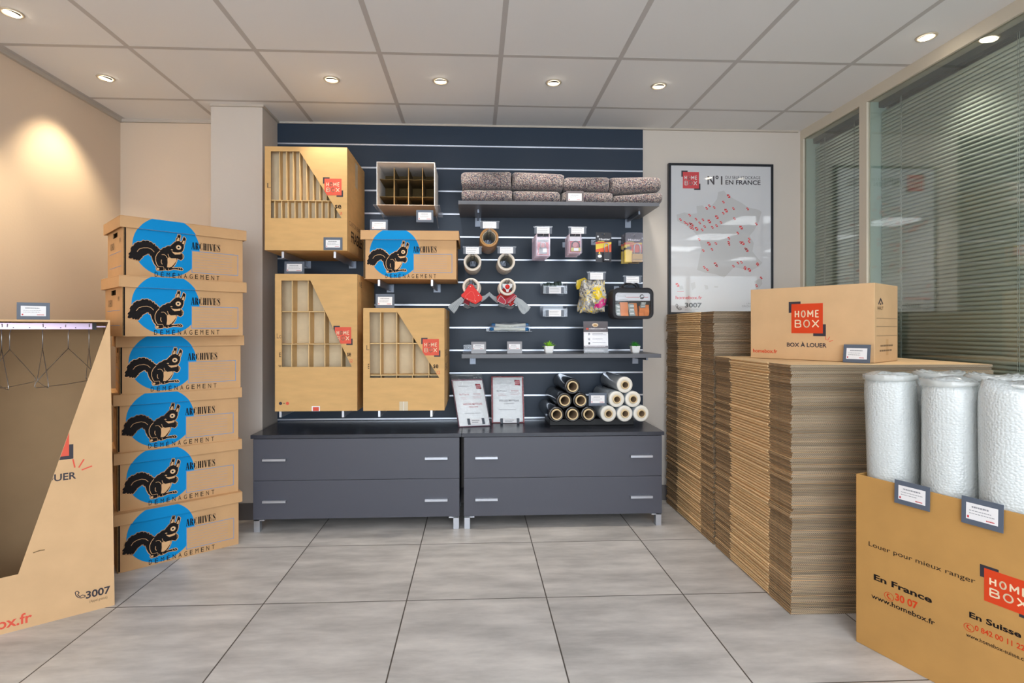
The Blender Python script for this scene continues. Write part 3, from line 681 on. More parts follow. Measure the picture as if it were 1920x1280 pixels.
def make_archive():
    """built standing on the origin, front towards -y"""
    t = thing('archive_carton', 'x', 'carton', (0, 0, 0), 0, 'lidded archive cartons with a squirrel emblem')
    m = MB(); th = 0.004; yf = -AD/2; fr = Fr((0, yf, 0), (1, 0, 0))
    hb = AH-0.006
    m.panel(fr, [(-AW/2+0.010, 0), (AW/2, 0), (AW/2, hb), (-AW/2+0.010, hb)], [], -th, 0, CARD_ARCH, CARD_EDGE)
    m.box((-AW/2, yf+0.012, 0), (-AW/2+th, AD/2, hb), CARD_ARCH) if False else None
    for sgn in (-1, 1):
        f2 = Fr((sgn*AW/2, 0, 0), (0, sgn, 0))
        hole = [(-0.045, 0.195), (0.045, 0.195), (0.045, 0.219), (-0.045, 0.219)]
        m.panel(f2, [(-AD/2+0.0005, 0), (AD/2-0.0005, 0), (AD/2-0.0005, hb), (-AD/2+0.0005, hb)], [hole], -th, 0, CARD_ARCH, CARD_EDGE)
        m.rect2(f2, -0.12, 0.05, 0.12, 0.052, BLUE_PALE); m.rect2(f2, -0.12, 0.12, 0.12, 0.122, BLUE_PALE)
        m.text2(f2, 'FR', 0.085, 0.165, 0.115, 0.185, INK_SOFT); m.text2(f2, '080', -0.1, 0.14, -0.02, 0.175, INK_SOFT)
    m.box((-AW/2+th+0.0005, yf+0.0045, 0.001), (-AW/2+0.014, yf+0.007, hb), INK)  # dark strip stands in for shade in the front corner gap
    m.box((-AW/2+th, AD/2-th, 0), (AW/2-th, AD/2, hb), CARD_ARCH).box((-AW/2+th, yf+th, 0), (AW/2-th, AD/2-th, th), CARD_ARCH)
    cu, cv, R = -0.088, 0.153, 0.1445
    ring = [(cu+R*math.cos(a*math.pi/36), cv+R*math.sin(a*math.pi/36)) for a in range(72)]
    # disc on the body: left of the writing field, or above it
    m.tri2(fr, ring, BLUE, 0.0005, [(-1, 0, 0.0195), (0, -1, AH-LIDH+0.02)])
    m.tri2(fr, ring, BLUE, 0.0005, [(1, 0, -0.0195), (0, 1, -0.148), (0, -1, AH-LIDH+0.02)])
    sil = rough_edge(SQ_OUT, 0.0022, 3)
    m.stroke2(fr, sil, 0.006, TAN, 0.0008, None, True)
    m.poly2(fr, sil, INK, 0.0012)
    for p in (SQ_BELLY, SQ_EAR1, SQ_EAR2, SQ_CHEEK, SQ_FOOT, SQ_MUZ): m.poly2(fr, p, TAN, 0.0015)
    for p, wd in ((SQ_TAIL, .0022), (SQ_BACK, .0026), (SQ_HIP, .0022), (SQ_LEG, .0026), (SQ_ARM, .0022), (SQ_PAW, .0016)): m.stroke2(fr, p, wd, TAN, 0.0015)
    for p in SQ_TOES: m.stroke2(fr, p, 0.0022, TAN, 0.0015)
    m.disc2(fr, -0.0392, 0.1576, 0.0118, 0.0115, TAN, 0.0015); m.disc2(fr, -0.0392, 0.1576, 0.008, 0.0075, CREAM, 0.0018); m.disc2(fr, -0.040, 0.1576, 0.0052, 0.0048, INK, 0.0021)
    for k in range(4): m.stroke2(fr, [(-0.024+0.0004*k, 0.122-0.0055*k), (-0.0195, 0.1205-0.005*k)], 0.0014, TAN, 0.0015)
    serif_word(m, fr, 0.0182, 0.155, 0.1545, 0.191, INK, 0.0012, None)
    x = -0.142
    for ch in 'DÉMÉNAGEMENT':
        wd = 0.0135; m.text2(fr, ch, x, 0.0065, x+wd, 0.0290 if ch != 'É' else 0.034, INK, 0.0012); x += (0.292-0.0135)/11
    u0, v0, u1, v1 = 0.0195, 0.037, 0.244, 0.147
    for a in ((u0, v0, u1, v0+.0025), (u0, v1-.0025, u1, v1), (u0, v0, u0+.0025, v1), (u1-.0025, v0, u1, v1)): m.rect2(fr, *a, BLUE_PALE, 0.0008)
    for k in range(1, 8): m.rect2(fr, u0+.012, v0+.0135*k, u1-.03, v0+.0135*k+.0007, BLUE_PALE, 0.0008)
    m.build('body', t)
    l = MB(); LD = AD+0.024; yl = -LD/2; z0, z1 = AH-LIDH, AH; fl = Fr((0, yl, 0), (1, 0, 0))
    l.box((-LIDW/2, yl, z1-th), (LIDW/2, LD/2, z1), CARD_ARCH)
    l.box((-LIDW/2, yl, z0), (LIDW/2, yl+th, z1-th), CARD_ARCH).box((-LIDW/2, LD/2-th, z0), (LIDW/2, LD/2, z1-th), CARD_ARCH)
    l.box((-LIDW/2, yl+th, z0), (-LIDW/2+th, LD/2-th, z1-th), CARD_ARCH).box((LIDW/2-th, yl+th, z0), (LIDW/2, LD/2-th, z1-th), CARD_ARCH)
    l.tri2(fl, ring, BLUE, 0.0005, [(0, 1, -z0-0.0005), (0, -1, z1-0.0005)])
    l.build('lid', t, bevel=0.0012)
    return t
arch = make_archive()
order = ['bottom', 'second from the bottom', 'third from the bottom', 'fourth from the bottom', 'second from the top', 'top']
corners = {1: ((213, 967), (452.4, 922)), 2: ((213, 852), (453, 823)), 3: ((212, 741), (452, 726)), 5: ((223, 515), (459.5, 529.5)), 6: ((225, 402.5), (460, 432.5))}
for k in range(1, 7):
    if k == 4: A_, ang = Vector((-1.709, 2.641, 0)), math.radians(35.6)
    else:
        (p, q) = corners[k]; A_ = PZ(*p, AH*k); B_ = PZ(*q, AH*k); ang = math.atan2(B_.y-A_.y, B_.x-A_.x)
    ex = Vector((math.cos(ang), math.sin(ang), 0)); ny = Vector((-math.sin(ang), math.cos(ang), 0))
    c = A_+ex*(LIDW/2)+ny*((AD+0.024)/2); c.z = AH*(k-1)+0.0005
    lab = 'archive carton with squirrel emblem, %s of the tower of six' % order[k-1]
    if k == 1: arch.location = c; arch.rotation_euler = (0, 0, ang); arch['label'] = lab
    else: place(arch, c, ang, lab)
zD = bracket(710.5, 530, 3.16, 'silver arm under the left side of the archive carton hung on the slatted wall')
zD = max(zD, bracket(810, 530, 3.16, 'silver arm under the right side of the archive carton hung on the slatted wall'))
yD = 3.135
pl = PY(676, 480, yD); pr_ = PY(860, 480, yD)
place(arch, ((pl.x+pr_.x)/2, yD+(AD+0.024)/2, zD+0.0005), 0.0, 'kraft archive carton with squirrel emblem held on arms on the slatted wall')

# ------------------------------------------------------------------ wardrobe carton on the left
wb = PZ(215, 1134, 0); wd_ = (wb-PZ(0, 1190, 0)); wd_.z = 0; wd_.normalize(); WW, WH, WD = 0.56, 1.196, 0.46
wo_ = wb-wd_*WW; wfr = Fr(wo_, wd_); wn = -wfr.n
wr = thing('wardrobe_carton', 'tall kraft wardrobe carton with a slanted cut-out showing wire hangers, at the left edge', 'carton', wo_, math.atan2(wd_.y, wd_.x))
m = MB(); th = 0.006
h_ = [(0.045, wfr.uv(34, 1076)[1]-0.004), wfr.uv(34, 1076), wfr.uv(203, 603.5), (0.045, wfr.uv(203, 603.5)[1])]
m.panel(wfr, [(0, 0), (WW, 0), (WW-0.016, WH), (0, WH)], [h_], -th, 0, CARD_PALE, CARD_EDGE)
def wbox(u0, u1, d0, d1, z0, z1, mt): m.fbox(wfr, u0, z0, u1, z1, -d1, -d0, mt)
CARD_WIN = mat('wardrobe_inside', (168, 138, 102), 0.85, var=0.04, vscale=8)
wbox(0, th, th, WD, 0, WH, CARD_WIN); wbox(WW-th-0.016, WW-0.016, th, WD, 0, WH-0.002, CARD_WIN); wbox(th, WW-th-0.016, WD-th, WD, 0, WH, CARD_WIN)
wbox(th, WW-th-0.016, th, WD-th, 0, th, CARD_WIN); wbox(0, WW-0.016, th+0.001, WD, WH-th, WH, CARD_PALE)
dg = h_[2][0]-h_[1][0], h_[2][1]-h_[1][1]
clipw = (dg[1], -dg[0], -(dg[1]*h_[1][0]-dg[0]*h_[1][1])-0.001)
s_ = wfr.uv(129.5, 854)[0]; b_ = wfr.uv(129.5, 854)[1]
sz = 0.150
logo(m, wfr, s_-sz, b_, sz, clip=[clipw], red=RED_SOFT)
a_ = wfr.uv(98, 904); c_ = wfr.uv(143, 885)
u1 = c_[0]; v0 = wfr.uv(143, 897)[1]; v1 = wfr.uv(143, 885)[1]
m.text2(wfr, 'BOX À LOUER', u1-0.245, v0, u1, v1+0.010, DARKLOGO, off=0.02, clip=[clipw])
rr = wfr.uv(140, 887); rays(m, wfr, rr[0]+0.004, rr[1]+0.004, 0.055, RED_SOFT)
p0 = wfr.uv(161, 1117); p1 = wfr.uv(208, 1097); vb = wfr.uv(208, 1111)[1]
m.text2(wfr, '3007', p0[0], vb, p1[0]-0.002, p1[1], DARKLOGO, off=0.025)
hs_ = wfr.uv(141, 1124); handset(m, wfr, hs_[0], hs_[1]+0.002, 0.032, DARKLOGO)
m.text2(wfr, '(Appel gratuit)', p0[0]+0.012, vb-0.022, p1[0]-0.012, vb-0.008, INK_SOFT)
q1 = wfr.uv(60, 1146); q0 = wfr.uv(60, 1165)
m.text2(wfr, 'homebox.fr', q1[0]-0.245, q0[1], q1[0], q1[1]+0.002, RED_SOFT, off=0.02)
sc_ = wfr.uv(62, 1036); m.stroke2(wfr, [(sc_[0], sc_[1]), (sc_[0]+0.02, sc_[1]+0.004), (sc_[0]+0.035, sc_[1]+0.003)], 0.004, CARD_EDGE)
m.build('carton', wr)
BARM = mat('hanging_bar_steel', (196, 176, 200), 0.28, metal=0.8)
zb_ = 1.158
bar = MB(); bar.fbox(wfr, th+0.001, zb_, WW-0.016-0.055, zb_+0.026, -0.215, -0.187, BARM); bar.fbox(wfr, WW-0.016-0.055, zb_-0.002, WW-0.016-0.040, zb_+0.028, -0.22, -0.182, BLACKPL)
bar.fbox(wfr, WW-0.016-0.040, zb_+0.008, WW-0.016-0.007, zb_+0.014, -0.21, -0.19, BARM)
for k in range(9): bar.fbox(wfr, 0.03+0.05*k, zb_+0.004, 0.034+0.05*k, zb_+0.008, -0.1869, -0.1865, BLACKPL)
bar.build('hanging_bar', wr)
def make_hanger():
    t = thing('wire_hanger', 'x', 'hanger', (0, 0, 0))
    hook = [(0.0, 0, -0.095), (0.0, 0, -0.03)]+[(0.017*math.cos(a)-0.0, 0, 0.0+0.017*math.sin(a)) for a in [math.radians(q) for q in (-60, -20, 20, 60, 90, 120, 160, 190)]]
    MB().tube(hook, 0.0018, STEELWIRE, 6).build('hook', t)
    loop = [(0, 0, -0.095), (0.05, 0, -0.128), (0.12, 0, -0.175), (0.19, 0, -0.225), (0.195, 0, -0.238), (0.185, 0, -0.245), (0, 0, -0.248), (-0.185, 0, -0.245), (-0.195, 0, -0.238), (-0.19, 0, -0.225), (-0.12, 0, -0.175), (-0.05, 0, -0.128)]
    MB().tube(loop, 0.0015, STEELWIRE, 6, True).build('frame', t)
    return t
hg = make_hanger()
hpos = ((3, 100, 'leftmost wire hanger on the wardrobe bar, cut by the picture edge'), (18, 68, 'second wire hanger from the left on the wardrobe bar'), (80, 97, 'middle wire hanger on the wardrobe bar, seen edge-on with its corner hanging low'), (128, 58, 'fourth wire hanger on the wardrobe bar, sloping towards the right'), (167, 92, 'rightmost wire hanger on the wardrobe bar, close to the slanted cut'))
for i, (px, rz, lb) in enumerate(hpos):
    f3 = Fr(wfr.pt(0, 0, -0.201), wd_); u_ = f3.uv(px, 615)[0]; p = f3.pt(u_, zb_+0.026-0.0138)
    if i == 0: hg.location = p; hg.rotation_euler = (0, 0, math.atan2(wd_.y, wd_.x)+math.radians(rz)); hg['label'] = lb
    else: place(hg, p, math.atan2(wd_.y, wd_.x)+math.radians(rz), lb)
cf = Fr(wfr.pt(0, 0, -0.03), wd_)
c0 = cf.uv(31, 592); c1_ = cf.uv(93.5, 561)
card_on(cf, c0[0], WH+0.0005, c1_[0], WH+0.0005+(c1_[1]-c0[1]), 'grey price card with white label standing on top of the wardrobe carton', 0.12, None, 11)

# ------------------------------------------------------------------ stacks of flattened cartons
def edge_material():
    m, N, L, b = base('corrugated_end')
    tc = N.new('ShaderNodeTexCoord'); sx = N.new('ShaderNodeSeparateXYZ'); L.new(tc.outputs['Object'], sx.inputs[0])
    def mth(op, a, bv=None):
        n = N.new('ShaderNodeMath'); n.operation = op
        for i, q in enumerate((a, bv)):
            if q is None: continue
            if isinstance(q, (int, float)): n.inputs[i].default_value = q
            else: L.new(q, n.inputs[i])
        return n.outputs[0]
    # two layers of board, 6 mm each: flute wave between liners
    zf = mth('FRACT', mth('DIVIDE', sx.outputs[2], 0.0060))
    wave = mth('SINE', mth('MULTIPLY', mth('ADD', sx.outputs[0], mth('MULTIPLY', sx.outputs[1], 0.0)), 2*math.pi/0.0085))
    cen = mth('ADD', 0.5, mth('MULTIPLY', wave, 0.24))
    dist = mth('ABSOLUTE', mth('SUBTRACT', zf, cen))
    flute = mth('LESS_THAN', dist, 0.13)
    liner = mth('GREATER_THAN', mth('ABSOLUTE', mth('SUBTRACT', zf, 0.5)), 0.36)
    k = mth('MAXIMUM', flute, liner)
    mx = N.new('ShaderNodeMix'); mx.data_type = 'RGBA'; L.new(k, mx.inputs['Factor']); mx.inputs[6].default_value = S(66, 56, 47); mx.inputs[7].default_value = S(200, 180, 152)
    oi = N.new('ShaderNodeObjectInfo'); mr = N.new('ShaderNodeMapRange'); mr.inputs[3].default_value = 0.62; mr.inputs[4].default_value = 1.15; L.new(oi.outputs['Random'], mr.inputs[0])
    m2 = N.new('ShaderNodeVectorMath'); m2.operation = 'SCALE'; L.new(mx.outputs[2], m2.inputs[0]); L.new(mr.outputs[0], m2.inputs['Scale'])
    L.new(m2.outputs[0], b.inputs['Base Color']); b.inputs['Roughness'].default_value = 0.9
    return m
def tone_material(name, col, lo, hi, streak=False):
    m, N, L, b = base(name)
    oi = N.new('ShaderNodeObjectInfo'); mr = N.new('ShaderNodeMapRange'); mr.inputs[3].default_value = lo; mr.inputs[4].default_value = hi; L.new(oi.outputs['Random'], mr.inputs[0])
    rgb = N.new('ShaderNodeRGB'); rgb.outputs[0].default_value = S(*col)
    m2 = N.new('ShaderNodeVectorMath'); m2.operation = 'SCALE'; L.new(rgb.outputs[0], m2.inputs[0]); L.new(mr.outputs[0], m2.inputs['Scale'])
    out = m2.outputs[0]
    if streak:      # cut edge: fine lines of liner and flute along the board
        tc = N.new('ShaderNodeTexCoord'); mp = N.new('ShaderNodeMapping'); mp.inputs['Scale'].default_value = (1, 30, 900); L.new(tc.outputs['Object'], mp.inputs['Vector'])
        nz = N.new('ShaderNodeTexNoise'); nz.inputs['Scale'].default_value = 1.0; nz.inputs['Detail'].default_value = 2; L.new(mp.outputs[0], nz.inputs['Vector'])
        r2 = N.new('ShaderNodeMapRange'); r2.inputs[1].default_value = 0.35; r2.inputs[2].default_value = 0.65; r2.inputs[3].default_value = 0.6; r2.inputs[4].default_value = 1.25; L.new(nz.outputs['Fac'], r2.inputs[0])
        m3 = N.new('ShaderNodeVectorMath'); m3.operation = 'SCALE'; L.new(out, m3.inputs[0]); L.new(r2.outputs[0], m3.inputs['Scale']); out = m3.outputs[0]
    L.new(out, b.inputs['Base Color']); b.inputs['Roughness'].default_value = 0.85
    return m
FLUTE = edge_material(); FOLD = tone_material('folded_edge', (242, 206, 156), 0.84, 1.06); FLAPEDGE = tone_material('flap_cut_edge', (158, 130, 98), 0.6, 1.12, True)
PITCH = 0.01267; SW_ = 0.86
def make_flat(y0, ya, yb, y1):
    """one flattened carton lying flat: origin at the near left corner of its underside"""
    t = thing('flattened_carton', 'x', 'flattened carton', (0, 0, 0))
    hl = 0.0057
    c = MB(); ya -= y0; yb -= y0; y1 -= y0
    # two plies joined by a rounded fold on the left
    for z, hh, ex_ in ((0.0003, 0.0050, 0.006), (0.0056, 0.0066, 0.0)):
        prof = [(ex_+0.0040, z), (ex_+0.0010, z+hh*0.2), (ex_, z+hh*0.5), (ex_+0.0008, z+hh*0.82), (ex_+0.0035, z+hh)]
        vs = [(x, ya, q) for x, q in prof]+[(x, yb, q) for x, q in prof]+[(SW_, ya, z), (SW_, ya, z+hh), (SW_, yb, z), (SW_, yb, z+hh)]
        fs = [(i, i+5, i+6, i+1) for i in range(4)]+[(4, 9, 13, 11), (0, 10, 12, 5), (10, 11, 13, 12), (0, 1, 2, 3, 4, 11, 10), (5, 12, 13, 9, 8, 7, 6)]
        c.add(vs, fs, FOLD)
    c.build('panel', t)
    for (p, q) in ((0.0, ya-0.0015), (yb+0.0015, y1)):
        f = MB()
        for z in (0.0005, 0.0005+hl+0.0003):
            x0 = 0.0030 if z < 0.003 else 0.0052
            vs = [(x0, p, z), (SW_-0.002, p, z), (SW_-0.002, q, z), (x0, q, z), (x0, p, z+hl-0.0004), (SW_-0.002, p, z+hl-0.0004), (SW_-0.002, q, z+hl-0.0004), (x0, q, z+hl-0.0004)]
            f.add(vs, [(0, 3, 2, 1), (4, 5, 6, 7)], FOLD); f.add(vs, [(0, 1, 5, 4), (2, 3, 7, 6)], FLUTE); f.add(vs, [(3, 0, 4, 7), (1, 2, 6, 5)], FLAPEDGE)
        f.build('flap', t)
    return t
XS = 1.276
def stack(ys, n, which, seed):
    fl = make_flat(*ys); r = random.Random(seed)
    for k in range(n):
        top = k == n-1
        lab = ('flattened kraft carton lying on top of the %s stack' % which) if top else ('flattened kraft carton pressed inside the %s stack by the glazed partition' % which)
        grp = None if top else 'flattened cartons inside the %s stack' % which
        loc = (XS+r.uniform(-0.004, 0.004)+(r.random() < 0.06)*r.uniform(-0.006, 0.004), ys[0]+r.uniform(-0.003, 0.003), 0.0005+k*PITCH); rz = r.uniform(-0.004, 0.004)
        if k == 0: o = fl; o.location = loc; o.rotation_euler = (0, 0, rz); o['label'] = lab
        else: o = place(fl, loc, rz, lab)
        if grp: o['group'] = grp
        elif 'group' in o: del o['group']
    return 0.0005+n*PITCH
stack((2.832, 2.998, 3.350, 3.538), 99, 'taller rear', 5)
ZS = stack((2.121, 2.286, 2.639, 2.810), 80, 'lower front', 9)
bFL, bFR, bBR = PZ(1407.3, 670.7, ZS), PZ(1640, 680.8, ZS), PZ(1699, 676.3, ZS)

# ------------------------------------------------------------------ printed carton on the front stack
ex = (bFR-bFL); BL_ = ex.length; ex.normalize(); lf = Fr(bFL, ex); dep = (bBR-bFR).length-0.014; HB = 0.341
lc = thing('printed_carton', 'closed kraft carton with large orange logo standing on the lower front stack', 'carton', bFL, math.atan2(ex.y, ex.x))
m = MB().fbox(lf, 0, 0.001, BL_, HB, -dep, 0, CARD_PALE)
LOGO_OR = mat('logo_orange', (216, 62, 6), 0.6)
logo_px(m, lf, 1484, 568, 1543, 624.5, red=LOGO_OR)
m.textpx(lf, 'BOX À LOUER', 1475.5, 640, 1550, 651.5, DARKLOGO, off=0.025)
q = lf.uv(1548, 643); rays(m, lf, q[0]+0.004, q[1]+0.004, 0.028, RED_SOFT)
m.textpx(lf, 'homebox.fr', 1412, 653.5, 1457.5, 662, LOGO_OR, off=0.02)
f2 = Fr(lf.pt(BL_, 0), -lf.n)
m.stroke2(f2, [f2.uv(1647, 570), f2.uv(1651, 560), f2.uv(1655, 570)], 0.009, DARKLOGO); q = f2.uv(1651, 569); m.rect2(f2, q[0]-0.006, q[1]-0.006, q[0]+0.006, q[1]+0.002, DARKLOGO)
m.textpx(f2, 'HAUT', 1645.5, 574, 1656, 581, INK)
for z in (0.19, 0.155, 0.115): m.rect2(f2, 0.02, z, dep-0.01, z+0.0016, INK_SOFT)
lines(m, f2, 0.07, 0.064, 0.24, 0.080, 1, 4, INK_SOFT, 0.0006); lines(m, f2, 0.06, 0.043, 0.25, 0.059, 1, 5, INK_SOFT, 0.0006)
m.rect2(f2, 0.14, 0.03, 0.17, 0.1, CARD_ARCH, 0.0004)
m.build('carton', lc, bevel=0.0025)
cf = Fr(lf.pt(0, 0, 0.035), ex)
a_ = cf.uv(1580, 682); b_ = cf.uv(1631, 650)
card_on(cf, a_[0], ZS+0.0005-bFL.z, b_[0], ZS+0.0005-bFL.z+(b_[1]-a_[1])*1.02, 'grey price card leaning at the foot of the closed carton with orange logo', 0.16, None, 21)

# ------------------------------------------------------------------ open carton of bubble wrap rolls
bo = Vector((1.413, 1.933, 0.0005)); bd = Vector((0.357, -0.934, 0)).normalized(); BWd, BDp, BHt = 0.60, 0.44, 0.622
bf = Fr(bo, bd); 
bn = thing('open_carton', 'open ochre carton holding bubble wrap rolls, lower right corner', 'carton', bo, math.atan2(bd.y, bd.x))
m = MB(); th = 0.005
m.fbox(bf, 0, 0, BWd, BHt, -th, 0, CARD_BIN).fbox(bf, 0, 0, BWd, BHt, -BDp, -BDp+th, CARD_BIN)
m.fbox(bf, 0, 0, th, BHt, -BDp+th, -th, CARD_BIN).fbox(bf, BWd-th, 0, BWd, BHt, -BDp+th, -th, CARD_BIN).fbox(bf, th, 0, BWd-th, th, -BDp+th, -th, CARD_BIN)
def tb(txt, x0, yt0, yb0, x1, yb1, mt, off=0.0):
    """text from left px (x0, top yt0, bottom yb0) to right baseline px (x1, yb1)"""
    a = bf.uv(x0, yb0); b = bf.uv(x1, yb1); t_ = bf.uv(x0, yt0)
    m.text2(bf, txt, a[0], (a[1]+b[1])/2, b[0], (a[1]+b[1])/2+(t_[1]-a[1]), mt, off=off)
tb('Louer pour mieux ranger', 1629, 1017, 1028, 1829, 1094, INK)
tb('En France', 1638.5, 1077, 1088, 1747.5, 1129, INK, 0.03)
tb('30 07', 1678.5, 1114, 1128, 1721, 1140, LOGO_OR, 0.03)
tb('www.homebox.fr', 1634, 1115, 1124, 1753, 1168, INK, 0.015)
tb('En Suisse', 1817.5, 1149, 1160, 1915, 1193, INK, 0.03)
tb('0 842 00 11 22', 1828, 1175, 1185, 1922, 1217, LOGO_OR, 0.02)
tb('www.homebox-suisse.ch', 1811.5, 1189, 1196, 1925, 1237, INK, 0.01)
for (x, y, s) in ((1667, 1118, 0.028), (1817, 1176, 0.024)):
    q = bf.uv(x, y); ring_ = [(q[0]+s*.55*math.cos(a*math.pi/10), q[1]+s*.5*math.sin(a*math.pi/10)) for a in range(20)]
    m.stroke2(bf, ring_, 0.0016, LOGO_OR, 0.0006, None, True); m.stroke2(bf, [(q[0]-.15*s, q[1]+.28*s), (q[0]-.22*s, q[1]), (q[0]+.05*s, q[1]-.28*s)], s*.14, LOGO_OR)
    m.stroke2(bf, [(q[0]-.15*s, q[1]+.28*s), (q[0]+.05*s, q[1]+.26*s)], s*.12, LOGO_OR); m.stroke2(bf, [(q[0]+.05*s, q[1]-.28*s), (q[0]+.22*s, q[1]-.2*s)], s*.12, LOGO_OR)
a_ = bf.uv(1845.5, 1064); b_ = bf.uv(1845.5, 1125)
logo(m, bf, a_[0], b_[1], 0.118, a_[1]-b_[1], red=LOGO_OR)
m.build('carton', bn, bevel=0.0015)
BUB = None
def bubble_material():
    m, N, L, b = base('bubble_wrap')
    b.inputs['Base Color'].default_value = S(206, 212, 213); b.inputs['Roughness'].default_value = 0.22; b.inputs['Coat Weight'].default_value = 0.5; b.inputs['Coat Roughness'].default_value = 0.1
    b.inputs['Subsurface Weight'].default_value = 0.15; b.inputs['Subsurface Radius'].default_value = (0.02, 0.02, 0.018)
    tc = N.new('ShaderNodeTexCoord'); vo = N.new('ShaderNodeTexVoronoi'); vo.inputs['Scale'].default_value = 130; vo.inputs['Randomness'].default_value = 0.7
    L.new(tc.outputs['Object'], vo.inputs['Vector'])
    nz = N.new('ShaderNodeTexNoise'); nz.inputs['Scale'].default_value = 14; L.new(tc.outputs['Object'], nz.inputs['Vector'])
    ad = N.new('ShaderNodeMath'); ad.operation = 'MULTIPLY_ADD'; ad.inputs[1].default_value = -1.0; L.new(vo.outputs['Distance'], ad.inputs[0]); L.new(nz.outputs['Fac'], ad.inputs[2])
    bp = N.new('ShaderNodeBump'); bp.inputs['Strength'].default_value = 0.42; bp.inputs['Distance'].default_value = 0.005
    L.new(ad.outputs[0], bp.inputs['Height']); L.new(bp.outputs[0], b.inputs['Normal'])
    return m
BUB = bubble_material(); BUBF = clear('bubble_wrap_lip', (0.97, 0.98, 0.98), 0.2, 0.15, dens=0.3, dcol=(0.9, 0.92, 0.9), wrinkle=0.6)
def bubble_roll(s, t_, top, tilt, label, seed, tail=False):
    p = bf.pt(s, 0.007, -t_); r = random.Random(seed); R = 0.0805
    t = thing('bubble_wrap_roll', label, 'bubble wrap', p, 0)
    ax = (Vector((0, 0, 1))-bd*math.tan(tilt)).normalized()
    q = Vector((0, 0, 1)).rotation_difference(ax).to_matrix().to_4x4(); M = Matrix.Translation(p) @ q
    hgt = top-0.02; vs = []; fs = []; seg = 40; nz = 26
    ph = [r.uniform(0, 6.28) for _ in range(4)]
    for i in range(nz+1):
        z = hgt*i/nz
        for k in range(seg):
            a = 2*math.pi*k/seg; rad = R*(1+0.018*math.sin(3*a+ph[0]+z*5)+0.012*math.sin(5*a+ph[1]-z*9)) - (0.010 if i == nz else 0.002 if i == nz-1 else 0)
            zz = z+0.006*math.sin(2*a+ph[2])*(i/nz)
            vs.append(M @ Vector((rad*math.cos(a), rad*math.sin(a), zz)))
    for i in range(nz):
        for k in range(seg):
            l = (k+1) % seg; fs.append((i*seg+k, i*seg+l, (i+1)*seg+l, (i+1)*seg+k))
    # wound layers visible at the top
    b0 = nz*seg; prev = b0
    for j, (f, dz) in enumerate(((0.78, -0.004), (0.7, 0.003), (0.5, -0.005), (0.4, 0.001), (0.25, -0.03))):
        cur = len(vs)
        for k in range(seg):
            a = 2*math.pi*k/seg; vs.append(M @ Vector((R*f*math.cos(a), R*f*math.sin(a), hgt+dz+0.006*math.sin(2*a+ph[2]))))
        for k in range(seg):
            l = (k+1) % seg; fs.append((prev+k, prev+l, cur+l, cur+k))
        prev = cur
    mb = MB(); mb.add(vs, fs, BUB, True); mb.face([M @ Vector((R*math.cos(2*math.pi*k/seg), R*math.sin(2*math.pi*k/seg), 0)) for k in range(seg)][::-1], BUB)
    mb.build('roll', t)
    # loose crumpled end of the sheet around the top
    lp = MB(); vs = []; fs = []; n = 44; jit = [(r.uniform(-0.0012, 0.002), r.uniform(-0.003, 0.003)) for _ in range(n+1)]
    for i in range(n+1):
        a = ph[3]+(1.5*math.pi)*i/n; fl_ = math.sin(math.pi*i/n)**0.5
        for j, (dr, dz) in enumerate(((0.0008, -0.020), (0.0022, -0.008), (0.001, 0.001), (-0.010, 0.005))):
            rr = R+(dr+jit[i][0])*fl_+0.0012; vs.append(M @ Vector((rr*math.cos(a), rr*math.sin(a), hgt-0.004+dz*fl_+jit[i][1]*(j/3)*fl_)))
    for i in range(n):
        for j in range(3): fs.append((i*4+j, (i+1)*4+j, (i+1)*4+j+1, i*4+j+1))
    lp.add(vs, fs, BUBF, True); o = lp.build('loose_end', t)
    so = o.modifiers.new('thick', 'SOLIDIFY'); so.thickness = 0.001
bubble_roll(0.092, 0.094, 1.008, 0.030, 'tall white bubble wrap roll at the front left of the open carton, leaning left', 1)
bubble_roll(0.2555, 0.092, 1.004, 0.0, 'white bubble wrap roll in the middle of the front row', 2)
bubble_roll(0.419, 0.092, 1.010, 0.0, 'tall white bubble wrap roll cut by the right picture edge', 3)
bubble_roll(0.135, 0.268, 1.014, 0.0, 'white bubble wrap roll in the back row, top showing between first two front rolls', 4)
bubble_roll(0.300, 0.264, 1.016, 0.0, 'white bubble wrap roll in the back row, top showing behind third front roll', 6)
for (x0, y1, x1, y0, lb, sd) in ((1680, 957, 1746.5, 915, 'left one of two grey price cards hooked over the open carton rim', 31), (1805.5, 992, 1884.5, 944.5, 'right one of two grey price cards hooked over the open carton rim', 33)):
    a_ = bf.uv(x0, y1); b_ = bf.uv(x1, y0)
    hh = 0.080 if sd == 31 else 0.084
    card_on(Fr(bf.pt(0, 0, 0.010), bd), a_[0], BHt+0.016-hh, b_[0], BHt+0.016, lb, 0.03, None, sd)

# ------------------------------------------------------------------ framed poster
FRB = mat('poster_frame_black', (20, 24, 34), 0.35)
PAPER = mat('poster_paper', (206, 208, 214), 0.5, coat=1.0, cior=1.8); MAPG = mat('poster_map_grey', (190, 191, 195), 0.5, coat=1.0, cior=1.8)
PRED = mat('poster_red', (206, 44, 56), 0.5, coat=1.0, cior=1.8); PDARK = mat('poster_dark', (50, 46, 58), 0.5, coat=1.0, cior=1.8); PWH = mat('poster_white', (240, 240, 240), 0.5, coat=1.0, cior=1.8)
yP = YW-0.022; pf_ = frY(yP)
def pp(x, y): return pf_.uv(1230+x/3.764, 280+y/3.764)
x0, z1 = pf_.uv(1253.4, 305.5); x1 = pf_.uv(1449.5, 309)[0]; z0 = pf_.uv(1253.4, 589.5)[1]
po = thing('poster', 'framed poster with grey map and red marks, right of the slatted wall', 'poster', ((x0+x1)/2, YW, z0))
fw = 0.016; m = MB()
